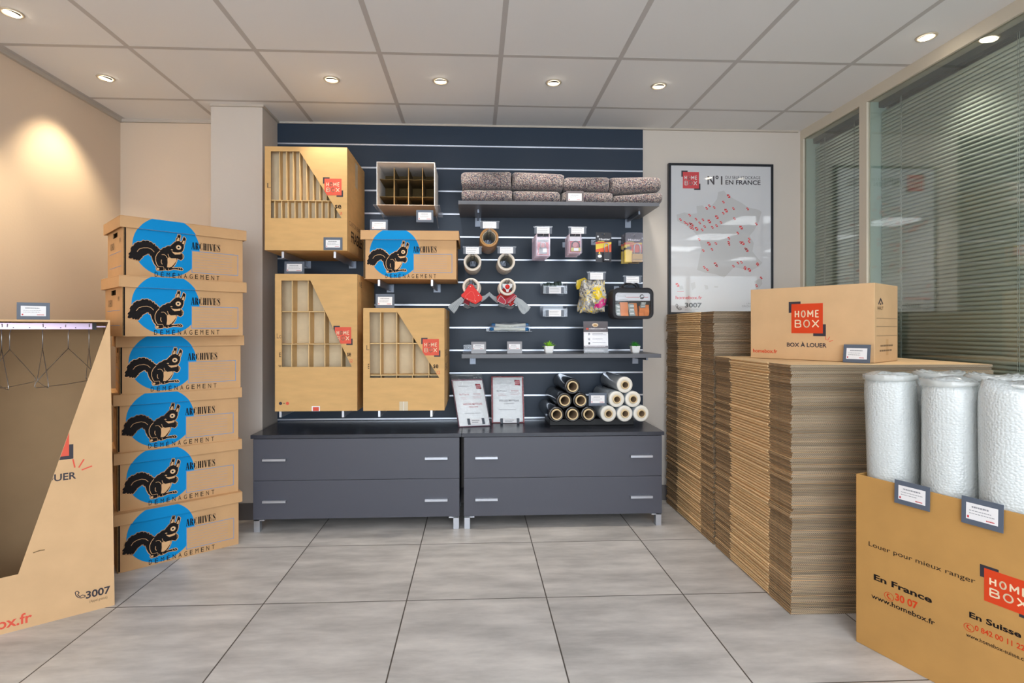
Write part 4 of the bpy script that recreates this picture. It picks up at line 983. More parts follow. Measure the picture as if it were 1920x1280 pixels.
m.box((x0, yP-0.006, z0), (x0+fw, YW-0.0005, z1), FRB).box((x1-fw, yP-0.006, z0), (x1, YW-0.0005, z1), FRB).box((x0+fw, yP-0.006, z0), (x1-fw, YW-0.0005, z0+fw), FRB).box((x0+fw, yP-0.006, z1-fw), (x1-fw, YW-0.0005, z1), FRB)
m.build('frame', po, bevel=0.0015)
m = MB(); m.box((x0+fw, yP, z0+fw), (x1-fw, YW-0.001, z1-fw), PAPER)
france = [(440, 300), (480, 290), (500, 320), (560, 355), (600, 375), (650, 410), (720, 425), (745, 440), (725, 510), (690, 575), (660, 610), (690, 660), (680, 720), (720, 770), (750, 800), (720, 830), (660, 860), (600, 840), (550, 830), (515, 870), (480, 905), (420, 880), (350, 870), (290, 850), (305, 770), (320, 700), (300, 620), (260, 570), (210, 535), (150, 505), (145, 460), (200, 445), (250, 455), (290, 450), (285, 400), (330, 395), (350, 420), (400, 390), (430, 350)]
m.poly2(pf_, [pp(*q) for q in france], MAPG, 0.0004)
for isl in ([(695, 930), (745, 905), (750, 950), (715, 990), (700, 970)], [(160, 965), (185, 960), (195, 985), (170, 990)], [(245, 945), (275, 935), (280, 975), (255, 995)], [(340, 955), (365, 960), (370, 985), (350, 990)], [(410, 965), (440, 965), (435, 975), (412, 975)]): m.poly2(pf_, [pp(*q) for q in isl], MAPG, 0.0004)
dots = [(512, 330), (475, 372), (376, 398), (357, 416), (410, 410), (494, 432), (546, 418), (646, 420), (474, 450), (237, 464), (429, 478), (553, 489), (172, 496), (282, 492), (331, 497), (376, 508), (458, 515), (203, 515), (220, 527), (240, 525), (252, 532), (308, 519), (707, 526), (244, 552), (259, 558), (286, 560), (325, 568), (343, 545), (397, 550), (427, 538), (600, 552), (577, 590), (304, 635), (514, 627), (657, 632), (373, 665), (422, 664), (513, 656), (515, 670), (597, 658), (612, 662), (656, 652), (333, 714), (395, 706), (632, 702), (640, 710), (578, 802), (602, 796), (340, 832), (361, 849), (420, 810), (427, 820), (546, 824), (629, 832), (626, 842), (658, 850), (718, 806), (714, 814), (742, 907), (709, 961), (151, 956)]
for i, q in enumerate(dots):
    u, v = pp(*q); s = 0.0085 if i % 5 else 0.012
    m.rect2(pf_, u-s, v, u+s*.4, v+s, PRED, 0.0008); m.rect2(pf_, u-s*.3, v-s, u+s, v+s*.2, PRED, 0.0008); m.rect2(pf_, u-s*.28, v-s*.16, u+s*.28, v+s*.16, PWH, 0.0011)
a_ = pp(189, 275); b_ = pp(303, 160); logo(m, pf_, a_[0], a_[1], b_[0]-a_[0], b_[1]-a_[1], red=PRED, cream=PWH)
for s_, q, off in (('N°1', (363, 185, 468, 248), 0.02), ('DU SELF-STOCKAGE', (490, 190, 736, 208), 0.0), ('EN FRANCE', (490, 219, 737, 248), 0.02), ('homebox.fr', (138, 1033, 325, 1057), 0.015), ('3007', (203, 1082, 323, 1116), 0.03)):
    a_ = pp(q[0], q[3]); b_ = pp(q[2], q[1]); m.text2(pf_, s_, a_[0], a_[1], b_[0], b_[1], PRED if s_ == 'homebox.fr' else PDARK, 0.0008, off)
q = pp(140, 1130); handset(m, pf_, q[0], q[1], 0.038, PDARK, 0.0008)
for q in ((203, 1124, 306, 1130), (203, 1136, 280, 1142)): a_ = pp(q[0], q[3]); b_ = pp(q[2], q[1]); lines(m, pf_, a_[0], a_[1], b_[0], b_[1], 1, 3, GREYTXT, 0.0008)
a_ = pp(150, 1003); b_ = pp(196, 1000); m.rect2(pf_, a_[0], a_[1], b_[0], b_[1], PRED, 0.0008)
for s_, q in (('UN', (638, 1082, 666, 1093)), ('GROUPE', (605, 1100, 690, 1113))): a_ = pp(q[0], q[3]); b_ = pp(q[2], q[1]); m.text2(pf_, s_, a_[0], a_[1], b_[0], b_[1], GREYTXT, 0.0008)
m.build('print', po)
# ------------------------------------------------------------------ white bottle carton on its clear ledge
yE = 3.26; fe = frY(yE); L0, T0 = fe.uv(706, 303); R0, B0 = fe.uv(815.3, 385.5)
GREYW = mat('white_carton_board', (242, 236, 231), 0.7, var=0.04)
t = thing('bottle_carton', 'small open white carton with brown bottle dividers, high on the slatted wall', 'carton', ((L0+R0)/2, (yE+YS)/2, B0))
th = 0.004; m = MB(); yb = YS-0.03
m.box((L0, yE, B0), (L0+th, yb, T0), GREYW).box((R0-th, yE, B0), (R0, yb, T0), GREYW).box((L0+th, yE, T0-th), (R0-th, yb, T0), GREYW)
m.box((L0+th, yE, B0), (R0-th, yb, B0+th), CARD).box((L0+th, yb-th, B0+th), (R0-th, yb, T0-th), CARD_DARK)
fu = Fr((0, yE, B0), (1, 0, 0), (0, -1, 0))
m.text2(Fr((L0, yE+0.01, B0), (1, 0, 0), (0, -1, 0)), 'FRAGILE  BOUTEILLES', 0.19, -0.022, 0.30, -0.012, INK_SOFT) if False else None
m.build('carton', t)
def ux(q): return fe.uv(690+q/9.14, 340)[0]
def vz(q): return fe.uv(760, 290+q/9.14)[1]
yi = yE+0.075; kk = yi/yE
def inner(u, v, Y): p = PY(690+u/9.14, 290+v/9.14, Y); return p.x, p.z
for x in (440, 685, 925):
    X = inner(x+8, 400, yi)[0]; zz0, zz1 = B0+th+0.001, inner(x, 225, yi)[1]
    prof = [(0, zz0), (0, zz0+0.05), (0.004, zz0+0.07), (0, zz0+0.1), (0.003, zz1-0.07), (-0.003, zz1-0.05), (0, zz1-0.01)]
    fd = Fr((X, yi, 0), (0, 1, 0)); d_ = MB(); d_.box((X-0.0018, yi, zz0), (X+0.0018, yb-0.008, zz1), CARD_DARK); d_.box((X-0.0019, yi-0.0008, zz0), (X+0.0019, yi, zz1), CARD)
    d_.build('divider', t)
for v_ in (420, 718):
    Z = inner(600, v_, yi)[1]; d_ = MB()
    n = 24; xs = [L0+th+0.001+(R0-L0-2*th-0.002)*i/n for i in range(n+1)]
    vs = []
    for x in xs:
        notch = 0.008*max(0.0, math.cos((x-L0)/(R0-L0)*4*2*math.pi+math.pi)) if v_ == 420 else 0.002*math.sin(x*90)
        vs += [(x, yi+0.006+notch, Z-0.0018), (x, yb-0.008, Z-0.0018), (x, yi+0.006+notch, Z+0.0018), (x, yb-0.008, Z+0.0018)]
    fs = []
    for i in range(n):
        a = 4*i; b_ = a+4; fs += [(a, b_, b_+2, a+2), (a+2, b_+2, b_+3, a+3), (a, a+1, b_+1, b_), (a+1, a+3, b_+3, b_+1)]
    d_.add(vs, fs, CARD_DARK); d_.build('divider', t)
zl = B0-0.0005
lt_ = thing('clear_ledge', 'clear plastic ledge carrying the white bottle carton', 'ledge', ((L0+R0)/2, YS, zl))
lx0, lx1 = L0-0.018, R0+0.030
MB().box((lx0, yE-0.02, zl-0.004), (lx1, YS-0.001, zl), CLEARPL).box((lx0, YS-0.005, zl), (lx1, YS-0.001, zl+0.03), CLEARPL).build('plate', lt_)
for x in (lx0+0.03, lx1-0.03): MB().tube([(x, YS-0.004, zl-0.075), (x-0.0, yE+0.04, zl-0.012)], 0.004, CLEARPL, 8).build('strut', lt_)
card_px(780.5, 394, 812.5, 416.5, yE-0.028, 'grey price card hanging from the clear ledge under the white bottle carton', -0.05, 41)
card_px(693.5, 411.5, 727, 433.0, 3.26, 'grey price card standing on the archive carton on the slatted wall', 0.06, 43)
card_px(606.5, 445, 642, 468.5, 3.096, 'grey price card on the lower right of the plate carton front', 0.0, 45)
card_px(533, 490, 570.5, 513, 3.20, 'grey price card standing on top of the tallest carton', 0.05, 47)
card_px(704, 551, 739.5, 577, 3.10, 'grey price card standing on top of the smaller bottle carton', 0.05, 49)

# ------------------------------------------------------------------ wall shelves
def wall_shelf(x0, x1, zt, thk, label, br):
    t = thing('wall_shelf', label, 'shelf', ((x0+x1)/2, YS, zt))
    MB().box((x0, 3.20, zt-thk), (x1, YS-0.0015, zt), SHELFG).build('board', t, bevel=0.001)
    for x in br:
        b_ = MB().box((x-0.006, 3.33, zt-thk-0.022), (x+0.006, YS-0.004, zt-thk-0.0005), ALUP).box((x-0.020, YS-0.0045, zt-thk-0.060), (x+0.020, YS-0.0012, zt-thk-0.0005), ALUP)
        b_.build('bracket', t, bevel=0.001)
    return t
ZU, ZL = 1.921, 1.008
wall_shelf(-0.100, 1.112, ZU, 0.022, 'upper dark grey wall shelf holding the folded felt blankets', (0.02, 1.03))
wall_shelf(-0.080, 1.124, ZL, 0.024, 'lower dark grey wall shelf with two potted succulents and a leaflet', (-0.015, 1.08))

# ------------------------------------------------------------------ felt blankets
def felt_material():
    m, N, L, b = base('recycled_felt')
    tc = N.new('ShaderNodeTexCoord'); vo = N.new('ShaderNodeTexVoronoi'); vo.inputs['Scale'].default_value = 300; L.new(tc.outputs['Object'], vo.inputs['Vector'])
    sp = N.new('ShaderNodeSeparateColor'); L.new(vo.outputs['Color'], sp.inputs[0])
    cr = N.new('ShaderNodeValToRGB'); cr.color_ramp.interpolation = 'CONSTANT'; e = cr.color_ramp.elements
    cols = [(0, (44, 43, 49)), (0.2, (126, 116, 113)), (0.38, (172, 158, 148)), (0.52, (80, 83, 100)), (0.68, (116, 62, 68)), (0.76, (146, 132, 124)), (0.88, (64, 74, 94)), (0.95, (200, 188, 176))]
    e[0].position = 0; e[0].color = S(*cols[0][1]); e[1].position = cols[1][0]; e[1].color = S(*cols[1][1])
    for p, c in cols[2:]: k = e.new(p); k.color = S(*c)
    L.new(sp.outputs[0], cr.inputs[0]); L.new(cr.outputs[0], b.inputs['Base Color']); b.inputs['Roughness'].default_value = 0.95; b.inputs['Sheen Weight'].default_value = 0.3
    nb = N.new('ShaderNodeTexNoise'); nb.inputs['Scale'].default_value = 120; nb.inputs['Detail'].default_value = 4; L.new(tc.outputs['Object'], nb.inputs['Vector'])
    bp = N.new('ShaderNodeBump'); bp.inputs['Strength'].default_value = 0.8; bp.inputs['Distance'].default_value = 0.004; L.new(nb.outputs['Fac'], bp.inputs['Height']); L.new(bp.outputs[0], b.inputs['Normal'])
    return m
FELT = felt_material()
def blanket(x0, x1, zb, h0, h1, label, seed, yf=3.225, zb1=None):
    """folded felt mat, fold facing front; heights at its left and right ends"""
    r = random.Random(seed); zb1 = zb if zb1 is None else zb1
    t = thing('felt_blanket', label, 'blanket', ((x0+x1)/2, (yf+YS)/2, zb), 0)
    D = YS-0.02-yf; nx, nl = 22, 34; vs = []; fs = []
    ph = [r.uniform(0, 6.28) for _ in range(6)]
    for i in range(nx+1):
        f = i/nx; h = h0+(h1-h0)*f; x = x0+(x1-x0)*f; z0 = zb+(zb1-zb)*f
        e = min(f, 1-f)*2; sq = 1-0.10*(1-min(1, e*7))**2
        for k in range(nl):
            a = 2*math.pi*k/nl; ca, sa = math.cos(a), math.sin(a)
            sx_ = math.copysign(abs(ca)**0.35, ca); sz_ = math.copysign(abs(sa)**0.62, sa)
            wob = 0.003*math.sin(6*f*3+ph[0]+2*a)+0.002*math.sin(13*f+ph[1]+3*a)
            y = yf+D/2-(-sx_)*(D/2)*sq+wob*0.6; z = z0+h/2+sz_*(h/2)*sq*(1+wob*4 if sz_ > 0 else 1)
            z = max(z, z0+0.0004)
            vs.append((x+0.004*math.sin(a*2+ph[2])*(1 if i in (0, nx) else 0), y, z))
    for i in range(nx):
        for k in range(nl):
            l = (k+1) % nl; fs.append((i*nl+k, (i+1)*nl+k, (i+1)*nl+l, i*nl+l))
    for i, rev in ((0, False), (nx, True)):
        c = len(vs); f = i/nx
        vs.append((x0+(x1-x0)*f, yf+D/2, zb+(h0 if i == 0 else h1)/2+((zb1-zb) if i else 0)))
        for k in range(nl):
            l = (k+1) % nl; q = (i*nl+k, i*nl+l, c); fs.append(q[::-1] if rev else q)
    MB().add(vs, fs, FELT, True).build('felt', t)
    # dark slit between the folded layers at the ends
    for i, x in ((0, x0-0.0005), (1, x1+0.0005)): pass
    return t
z0 = ZU+0.0005; yq = 3.225
def bx(q): return PY(840+q/4.571, 350, yq).x
lowh = 0.076
blanket(bx(122), bx(556), z0, 0.080, 0.082, 'folded speckled felt blanket, bottom layer, leftmost of four', 1)
blanket(bx(563), bx(962), z0, 0.078, 0.076, 'folded speckled felt blanket, bottom layer, second from left', 2)
blanket(bx(985), bx(1412), z0, 0.074, 0.074, 'folded speckled felt blanket, bottom layer, third from left behind the price card', 3)
blanket(bx(1420), bx(1842), z0, 0.052, 0.080, 'folded speckled felt blanket, bottom layer, rightmost, wedge shaped', 4)
blanket(bx(118), bx(545), z0+0.083, 0.106, 0.114, 'folded speckled felt blanket, top layer, leftmost', 5)
blanket(bx(556), bx(996), z0+0.083, 0.112, 0.106, 'folded speckled felt blanket, top layer, second from left', 6, zb1=z0+0.079)
blanket(bx(1004), bx(1388), z0+0.076, 0.088, 0.094, 'folded speckled felt blanket, top layer, third from left, lower than its left neighbour', 7)
blanket(bx(1396), bx(1828), z0+0.060, 0.108, 0.094, 'folded speckled felt blanket, top layer, rightmost', 8, zb1=z0+0.081)
card_px(1061.5, 358, 1094.5, 380.5, 3.204, 'grey price card on the front of the upper shelf before the felt blankets', 0.0, 51, cm=mat('price_card_brown_grey', (104, 96, 98), 0.5))

# ------------------------------------------------------------------ display hooks with label holders
TAGGREY = mat('tag_holder_grey', (92, 98, 110), 0.4)
def hook(x, z, yf, label, tagpx=None, ytag=None, seed=1, two=True):
    """double wire hook out of the slatwall, its tip at (x, yf, z); label holder hung at the tip"""
    t = thing('display_hook', label, 'hook', (x, YS, z))
    w_ = MB()
    for s in ((-0.010, 0.010) if two else (0,)): w_.tube([(x+s, YS-0.002, z), (x+s, yf+0.02, z), (x+s, yf+0.004, z+0.006)], 0.0026, STEELWIRE, 8)
    if two: w_.tube([(x-0.010, yf+0.004, z+0.006), (x+0.010, yf+0.004, z+0.006)], 0.0026, STEELWIRE, 8)
    w_.build('prongs', t)
    MB().box((x-0.018, YS-0.005, z-0.018), (x+0.018, YS-0.0012, z+0.018), ALUP).build('wall_plate', t, bevel=0.001)
    if tagpx:
        x0, y0, x1, y1 = tagpx; yt = ytag or yf-0.004; f = frY(yt); a = f.uv(x0, y1); b = f.uv(x1, y0)
        h = MB(); w_ = b[0]-a[0]; hh = b[1]-a[1]
        h.box((a[0], yt, b[1]-hh*0.20), (b[0], yt+0.012, b[1]-hh*0.02), CLEARPL)
        h.box((a[0]+w_*0.03, yt+0.002, a[1]), (b[0]-w_*0.03, yt+0.004, b[1]-hh*0.20), TAGGREY)
        h.tube([((a[0]+b[0])/2, yt+0.008, b[1]-hh*0.1), (x, yf+0.004, z+0.006)], 0.002, STEELWIRE, 6)
        g = h.build('label_holder', t)
        l = MB(); f2 = Fr((0, yt, 0), (1, 0, 0))
        l.box((a[0]+w_*0.16, yt+0.0005, a[1]+hh*0.02), (b[0]-w_*0.16, yt+0.0018, b[1]-hh*0.14), WHITE)
        lines(l, Fr((0, yt+0.0004, 0), (1, 0, 0)), a[0]+w_*0.2, a[1]+hh*0.08, b[0]-w_*0.2, b[1]-hh*0.2, 3, seed, GREYTXT, 0.0004, hh*0.02)
        l.build('label', g, root=t)
    return t
# ------------------------------------------------------------------ tape rolls
TBROWN = mat('brown_tape', (168, 118, 54), 0.3, coat=0.3); TCLEAR = mat('pale_tape', (230, 219, 206), 0.45); CORE = mat('cardboard_core', (196, 188, 172), 0.7); TRED = mat('tape_edge_red', (182, 100, 96), 0.5)
def make_tape(m_, Ro, label, grp, wdt=0.049):
    t = thing('tape_roll', label, 'tape', (0, 0, 0), 0, grp)
    M = Matrix.Rotation(-math.pi/2, 4, 'X')          # local z along +y
    MB().lathe([(0.0405, 0), (Ro-0.0015, 0), (Ro, 0.0015), (Ro, wdt-0.0015), (Ro-0.0015, wdt), (0.0405, wdt)], M, m_, 48, True).build('tape', t)
    MB().lathe([(0.0378, 0.0002), (0.0402, 0.0002), (0.0402, wdt-0.0002), (0.0378, wdt-0.0002)], M, CORE, 48, True).build('core', t)
    return t
def tape_stack(m_, u, v, yf, n, Ro, labf, labr, grp, tagpx, seed, hl):
    p = PY(u, v, yf); t0 = make_tape(m_, Ro, labf, None); t0.location = p
    for k in range(1, n): place(t0, (p.x, yf+0.0505*k, p.z), 0, labr, grp)
    hook(p.x, p.z+0.0378-0.0028, yf-0.02, hl, tagpx, yf-0.024, seed)
    return p
tape_stack(TBROWN, 917.2, 445.3, 3.17, 6, 0.0555, 'brown parcel tape roll at the front of its hook', 'brown parcel tape roll behind the front one on the same hook', 'brown tape rolls on one hook', (899.4, 413.7, 936.5, 428), 61, 'double wire hook holding the brown tape rolls')
tape_stack(TCLEAR, 886, 491, 3.20, 5, 0.0525, 'pale tape roll at the front of the left of two hooks', 'pale tape roll behind the front one on the left hook', 'pale tape rolls on the left hook', (867.5, 461, 904, 476), 63, 'double wire hook holding the left row of pale tape rolls')
tape_stack(TCLEAR, 949.4, 490.5, 3.20, 5, 0.0525, 'pale tape roll at the front of the right of two hooks', 'pale tape roll behind the front one on the right hook', 'pale tape rolls on the right hook', (931.8, 461, 967.7, 475), 65, 'double wire hook holding the right row of pale tape rolls')

# ------------------------------------------------------------------ tape dispensers
DRED = mat('dispenser_red', (212, 48, 42), 0.5, spec=0.25); DMAR = mat('dispenser_maroon', (164, 40, 58), 0.5, spec=0.25); DGREY = mat('dispenser_grip_grey', (158, 165, 170), 0.5); DLG = mat('dispenser_light_grey', (206, 206, 208), 0.4)
def dispenser(u, v, yf, cover, mirror, label, up=0):
    """hand tape dispenser; pixel shapes were measured on the crop at 6.735 px per px around the tape centre"""
    p = PY(u, v, yf); K = yf*1.004/FPX/6.735; s = -1 if mirror else 1
    t = thing('tape_dispenser', label, 'tape dispenser', p)
    M = Matrix.Translation(p) @ Matrix.Rotation(-math.pi/2, 4, 'X'); Ro = 108*K
    g = MB().lathe([(0.0385, 0), (Ro, 0), (Ro, 0.047), (0.0385, 0.047)], M, TCLEAR, 44, True).lathe([(0.036, 0.0005), (0.0384, 0.0005), (0.0384, 0.0465), (0.036, 0.0465)], M, CORE, 40, True)
    tp = g.build('tape_roll', t)
    fr = Fr(p, (1, 0, 0))
    def q(x, y): return (s*x*K, -y*K)
    if cover:       # side with the red cover plate towards the viewer
        out = [(-2, -32), (25, -20), (45, 15), (142, 130), (138, 165), (122, 182), (105, 190), (60, 220), (10, 200), (-118, 128), (-122, 105), (-85, 70), (-30, -15)]
        spl = MB().prism(fr, [q(*a) for a in out], 0.004, 0.014, DRED)
        inn = [(-5, 60), (25, 70), (50, 130), (40, 185), (-60, 150), (-70, 120)]
        rim = spl; rim.stroke2(fr, [q(*a) for a in inn], 0.0022, mat('dispenser_highlight', (228, 92, 80), 0.5), 0.0146, None, True)
        for a in ((-8, 0), (92, 112), (55, 182), (-48, 158)): u_, v_ = q(*a); rim.disc2(fr, u_, v_, 0.0028, 0.0028, DLG, 0.0148)
        rim.build('side_plate', t)
        hub = MB()
        for a in (-30, 210, 90): hub.stroke2(fr, [(0, 0), (0.036*math.cos(math.radians(a)), 0.036*math.sin(math.radians(a)))], 0.014, mat('dispenser_hub_dark', (44, 56, 74), 0.4), 0.0022)
        hub.build('hub', t)
        gr = [(-122, 125), (-85, 165), (-100, 200), (-150, 240), (-175, 290), (-215, 338), (-290, 258), (-282, 240)]
        body = [(-20, 200), (60, 222), (120, 190), (118, 225), (85, 250), (40, 262), (-25, 240)]
    else:           # open side: hub and red brake plates towards the viewer
        hub = MB()
        hub.prism(fr, [q(-66, -38), (q(66, -38)), q(60, 0), q(22, 35), q(12, 68), q(-12, 68), q(-22, 35), q(-60, 0)], 0.001, 0.006, DLG)
        hub.build('hub', t, bevel=0.001)
        MB().lathe([(0.0, 0.010), (0.009, 0.009), (0.0135, 0.004), (0.014, 0.0)], Matrix.Translation(p-Vector((0, 0.006, 0))) @ Matrix.Rotation(math.pi/2, 4, 'X'), DRED, 24).build('hub_knob', t)
        out = [(-92, 105), (-20, 150), (85, 85), (118, 112), (105, 150), (20, 205), (-25, 225), (-130, 185), (-132, 160)]
        MB().prism(fr, [q(*a) for a in out], -0.030, -0.004, DMAR).build('body', t, bevel=0.002)
        br = MB(); br.prism(fr, [q(*a) for a in [(-90, 110), (-72, 118), (-22, 175), (-20, 205), (-40, 225), (-130, 182)]], -0.002, 0.006, DMAR)
        br.stroke2(fr, [q(*a) for a in [(-88, 113), (-72, 121), (-25, 177), (-23, 203), (-41, 221), (-126, 181)]], 0.0018, DLG, 0.0066, None, True)
        br.prism(fr, [q(*a) for a in [(98, 104), (118, 112), (116, 128), (22, 205), (2, 200)]], -0.002, 0.006, DMAR)
        br.stroke2(fr, [q(*a) for a in [(98, 107), (115, 114), (112, 126), (22, 201), (8, 198)]], 0.0016, DLG, 0.0066, None, True)
        br.build('brake_plates', t)
        gr = [(112, 122), (130, 135), (190, 165), (295, 258), (270, 300), (215, 345), (185, 335), (150, 290), (130, 240), (75, 195)]
        body = [(-100, 195), (-30, 228), (20, 208), (10, 235), (-60, 262), (-115, 240)]
    if up: gr = [(up*a, b) for a, b in ((100, 105), (150, 92), (212, 48), (230, 60), (224, 78), (165, 140), (110, 175))]
    hm = MB().prism(fr, [q(*a) for a in gr], -0.028, -0.002, DGREY)
    # ribs on the grip
    cxg = sum(a[0] for a in gr)/len(gr); cyg = sum(a[1] for a in gr)/len(gr)
    for k in (range(-4, 5) if not up else ()):
        dx = (-1 if cover else 1)
        a = (cxg+dx*16*k-14, cyg+13*k-22*dx*dx); b_ = (cxg+dx*16*k+14*0+dx*-12, cyg+13*k+24)
        hm.stroke2(fr, [q(*a), q(*b_)], 0.0016, mat('grip_rib', (118, 124, 130), 0.6), -0.0014)
    hm.build('grip', t, bevel=0.002)
    MB().prism(fr, [q(*a) for a in body], -0.026, 0.002, BLACKPL).build('blade_guard', t, bevel=0.001)
    return p
p = dispenser(883.2, 537.2, 3.20, True, False, 'hand tape dispenser with bright red side plate, front one on the left hook')
hook(p.x, p.z+0.036-0.0028, 3.176, 'double wire hook holding the tape dispensers on the left')
p2 = dispenser(886, 540, 3.30, False, False, 'tape dispenser behind the red-plated one, grey grip showing right', 1)
p = dispenser(951.4, 537.6, 3.20, False, False, 'hand tape dispenser with red hub knob facing out, front one on the right hook')
hook(p.x, p.z+0.036-0.0028, 3.176, 'double wire hook holding the tape dispensers on the right')
dispenser(949, 541, 3.31, True, False, 'tape dispenser behind the one with the hub knob, grey grip showing left', -1)

# ------------------------------------------------------------------ padlock blister packs
BLIST = clear('blister_plastic', (0.97, 0.965, 0.99), 0.06, 0.06, dens=0.09, dcol=(0.80, 0.79, 0.92))
PKPALE = mat('pack_pale_border', (214, 196, 210), 0.4); PKRED = mat('pack_red', (206, 62, 74), 0.4); PKBLK = mat('pack_black', (34, 34, 44), 0.4); PKYEL = mat('pack_yellow', (246, 214, 60), 0.4); PKORG = mat('pack_orange', (226, 88, 40), 0.4); BRASS = mat('brass', (176, 142, 72), 0.35, metal=0.6); LOCKY = mat('lock_yellow', (206, 200, 40), 0.3)
SILVER = mat('lock_silver', (196, 196, 204), 0.3, metal=0.7)
def shackle(mb, x, y, z, w_, h_, r, m_):
    n = 10; pts = [(x-w_/2, y, z)]+[(x-w_/2*math.cos(math.pi*k/n), y, z+h_-w_/2+w_/2*math.sin(math.pi*k/n)) for k in range(n+1)]+[(x+w_/2, y, z)]
    mb.tube(pts, r, m_, 8)
def pack(name, px, yf, n, step, drift, kind, labf, labr, grp, hooklab, tagpx, seed, hz):
    """n equal packs one behind the other; px = (x0,y0,x1,y1) of the front one"""
    f = frY(yf); x0, z0 = f.uv(px[0], px[3]); x1, z1 = f.uv(px[2], px[1]); xc = (x0+x1)/2; w_, h_ = x1-x0, z1-z0
    t = thing(name, labf, 'padlock', (xc, yf, z0))
    fr = Fr((xc, yf+0.0035, z0), (1, 0, 0))
    def R_(mb, a, b, c, d, m_, k=1): mb.rect2(fr, (a-.5)*w_, b*h_, (c-.5)*w_, d*h_, m_, 0.0004*k)
    cdm = MB()
    hole = [(-0.10*w_, 0.90*h_), (0.10*w_, 0.90*h_), (0.10*w_, 0.95*h_), (-0.10*w_, 0.95*h_)]
    cdm.panel(fr, [(-.5*w_, 0), (.5*w_, 0), (.5*w_, h_), (-.5*w_, h_)], [hole], -0.0012, 0, PKBLK if kind in ('master', 'brass') else PKPALE, PKBLK if kind in ('master', 'brass') else PKPALE)
    if kind in ('red', 'yellow'):
        R_(cdm, 0.08, 0.05, 0.92, 0.68, PKRED); R_(cdm, 0.08, 0.69, 0.92, 0.84, WHITE if kind == 'yellow' else PKPALE); R_(cdm, 0.08, 0.84, 0.92, 0.97, PKBLK); R_(cdm, 0.1, 0.62, 0.9, 0.72, PKBLK if kind == 'red' else WHITE, 2)
        cdm.disc2(fr, 0, h_*0.46, w_*0.22, w_*0.22, mat('pack_pink', (230, 150, 150), 0.5), 0.0012)
    else:
        R_(cdm, 0, 0.34, 1, 0.68, PKORG); cdm.tri2(fr, [(-.5*w_, .42*h_), (.1*w_, .5*h_), (.5*w_, .62*h_), (.5*w_, .68*h_), (-.5*w_, .60*h_)], PKYEL, 0.0008, None)
        if kind == 'brass': R_(cdm, 0, 0.0, 0.45, 0.5, PKYEL, 2); R_(cdm, 0.3, 0.4, 1, 0.62, PKORG, 3); R_(cdm, 0.15, 0.44, 0.4, 0.54, PKBLK, 4)
        else:
            R_(cdm, 0, 0.0, 1, 0.30, PKBLK); cdm.disc2(fr, -0.24*w_, 0.2*h_, 0.13*w_, 0.10*w_, WHITE, 0.0008); cdm.tri2(fr, [(-0.33*w_, 0.28*h_), (-0.2*w_, 0.28*h_), (-0.26*w_, 0.36*h_)], PKYEL, 0.0008, None)
            cdm.disc2(fr, -0.36*w_, 0.86*h_, 0.06*w_, 0.06*w_, WHITE, 0.0008)
        cdm.text2(fr, 'Master', -0.30*w_, 0.735*h_, 0.44*w_, 0.81*h_, WHITE, 0.0008, 0.03)
        cdm.rect2(fr, -0.38*w_, 0.69*h_, 0.05*w_, 0.71*h_, PKYEL, 0.0008)
    cdm.build('backing_card', t)
    lk = MB(); y = yf-0.010; bw = {'red': .56, 'yellow': .74, 'master': .42, 'brass': .56}[kind]*w_; bh = {'red': .26, 'yellow': .17, 'master': .30, 'brass': .28}[kind]*h_
    lx = xc+{'red': -0.02, 'yellow': 0.02, 'master': 0.16, 'brass': 0.20}[kind]*w_; lz = z0+{'red': .10, 'yellow': .10, 'master': 0.004, 'brass': -0.0}[kind]*h_
    bm = {'red': PKBLK, 'yellow': LOCKY, 'master': PKBLK, 'brass': BRASS}[kind]
    lb = MB(); lb.box((lx-bw/2, y-0.010, lz), (lx+bw/2, y+0.010, lz+bh), bm)
    if kind == 'red': lb.box((lx-0.02*w_, y-0.0106, lz+bh*.25), (lx+bw/2-0.002, y-0.010, lz+bh*.85), SILVER)
    if kind == 'yellow': lb.box((lx-0.16*w_, y-0.0106, lz+bh*.1), (lx+0.2*w_, y-0.010, lz+bh*.9), SILVER)
    if kind == 'brass': lb.box((lx-bw/2-0.0005, y-0.0106, lz+bh*.30), (lx+bw/2+.0005, y-0.010, lz+bh*.36), PKBLK)
    if kind == 'master': lb.text2(Fr((lx, y-0.0103, lz), (1, 0, 0)), 'Master', -bw*.36, bh*.16, bw*.36, bh*.30, WHITE, 0.0004, 0.03)
    lb.build('lock_body', t, bevel=0.0025)
    sh = MB(); shackle(sh, lx, y, lz+bh, bw*(.62 if kind != 'yellow' else .8), {'red': .24, 'yellow': .32, 'master': .32, 'brass': .34}[kind]*h_, bw*0.065, SILVER if kind != 'yellow' else PKBLK); sh.build('shackle', t)
    if kind in ('red', 'yellow', 'brass'):
        bb = MB(); top = 0.80 if kind != 'brass' else 0.98
        fo = Fr((xc, yf+0.002, z0), (1, 0, 0)); g = 0.02*w_
        outl = [(-.5*w_, 0), (.5*w_, 0), (.5*w_, top*h_), (.40*w_, (top+.02)*h_), (-.40*w_, (top+.02)*h_), (-.5*w_, top*h_)]
        bb.prism(fo, outl, 0.0242, 0.0252, BLIST)
        for a, b_ in zip(outl, outl[1:]+outl[:1]):
            bb.face([fo.pt(a[0], a[1], 0.0), fo.pt(b_[0], b_[1], 0.0), fo.pt(b_[0], b_[1], 0.0242), fo.pt(a[0], a[1], 0.0242)], BLIST)
        bb.build('blister', t)
    for k in range(1, n): place(t, (xc+drift*k, yf+step*k, z0-0.002*(k % 2)), 0, labr, grp)
    hook(xc, z0+h_*0.92-0.003, yf-0.03, hooklab, tagpx, yf-0.034 if tagpx else None, seed, two=False)
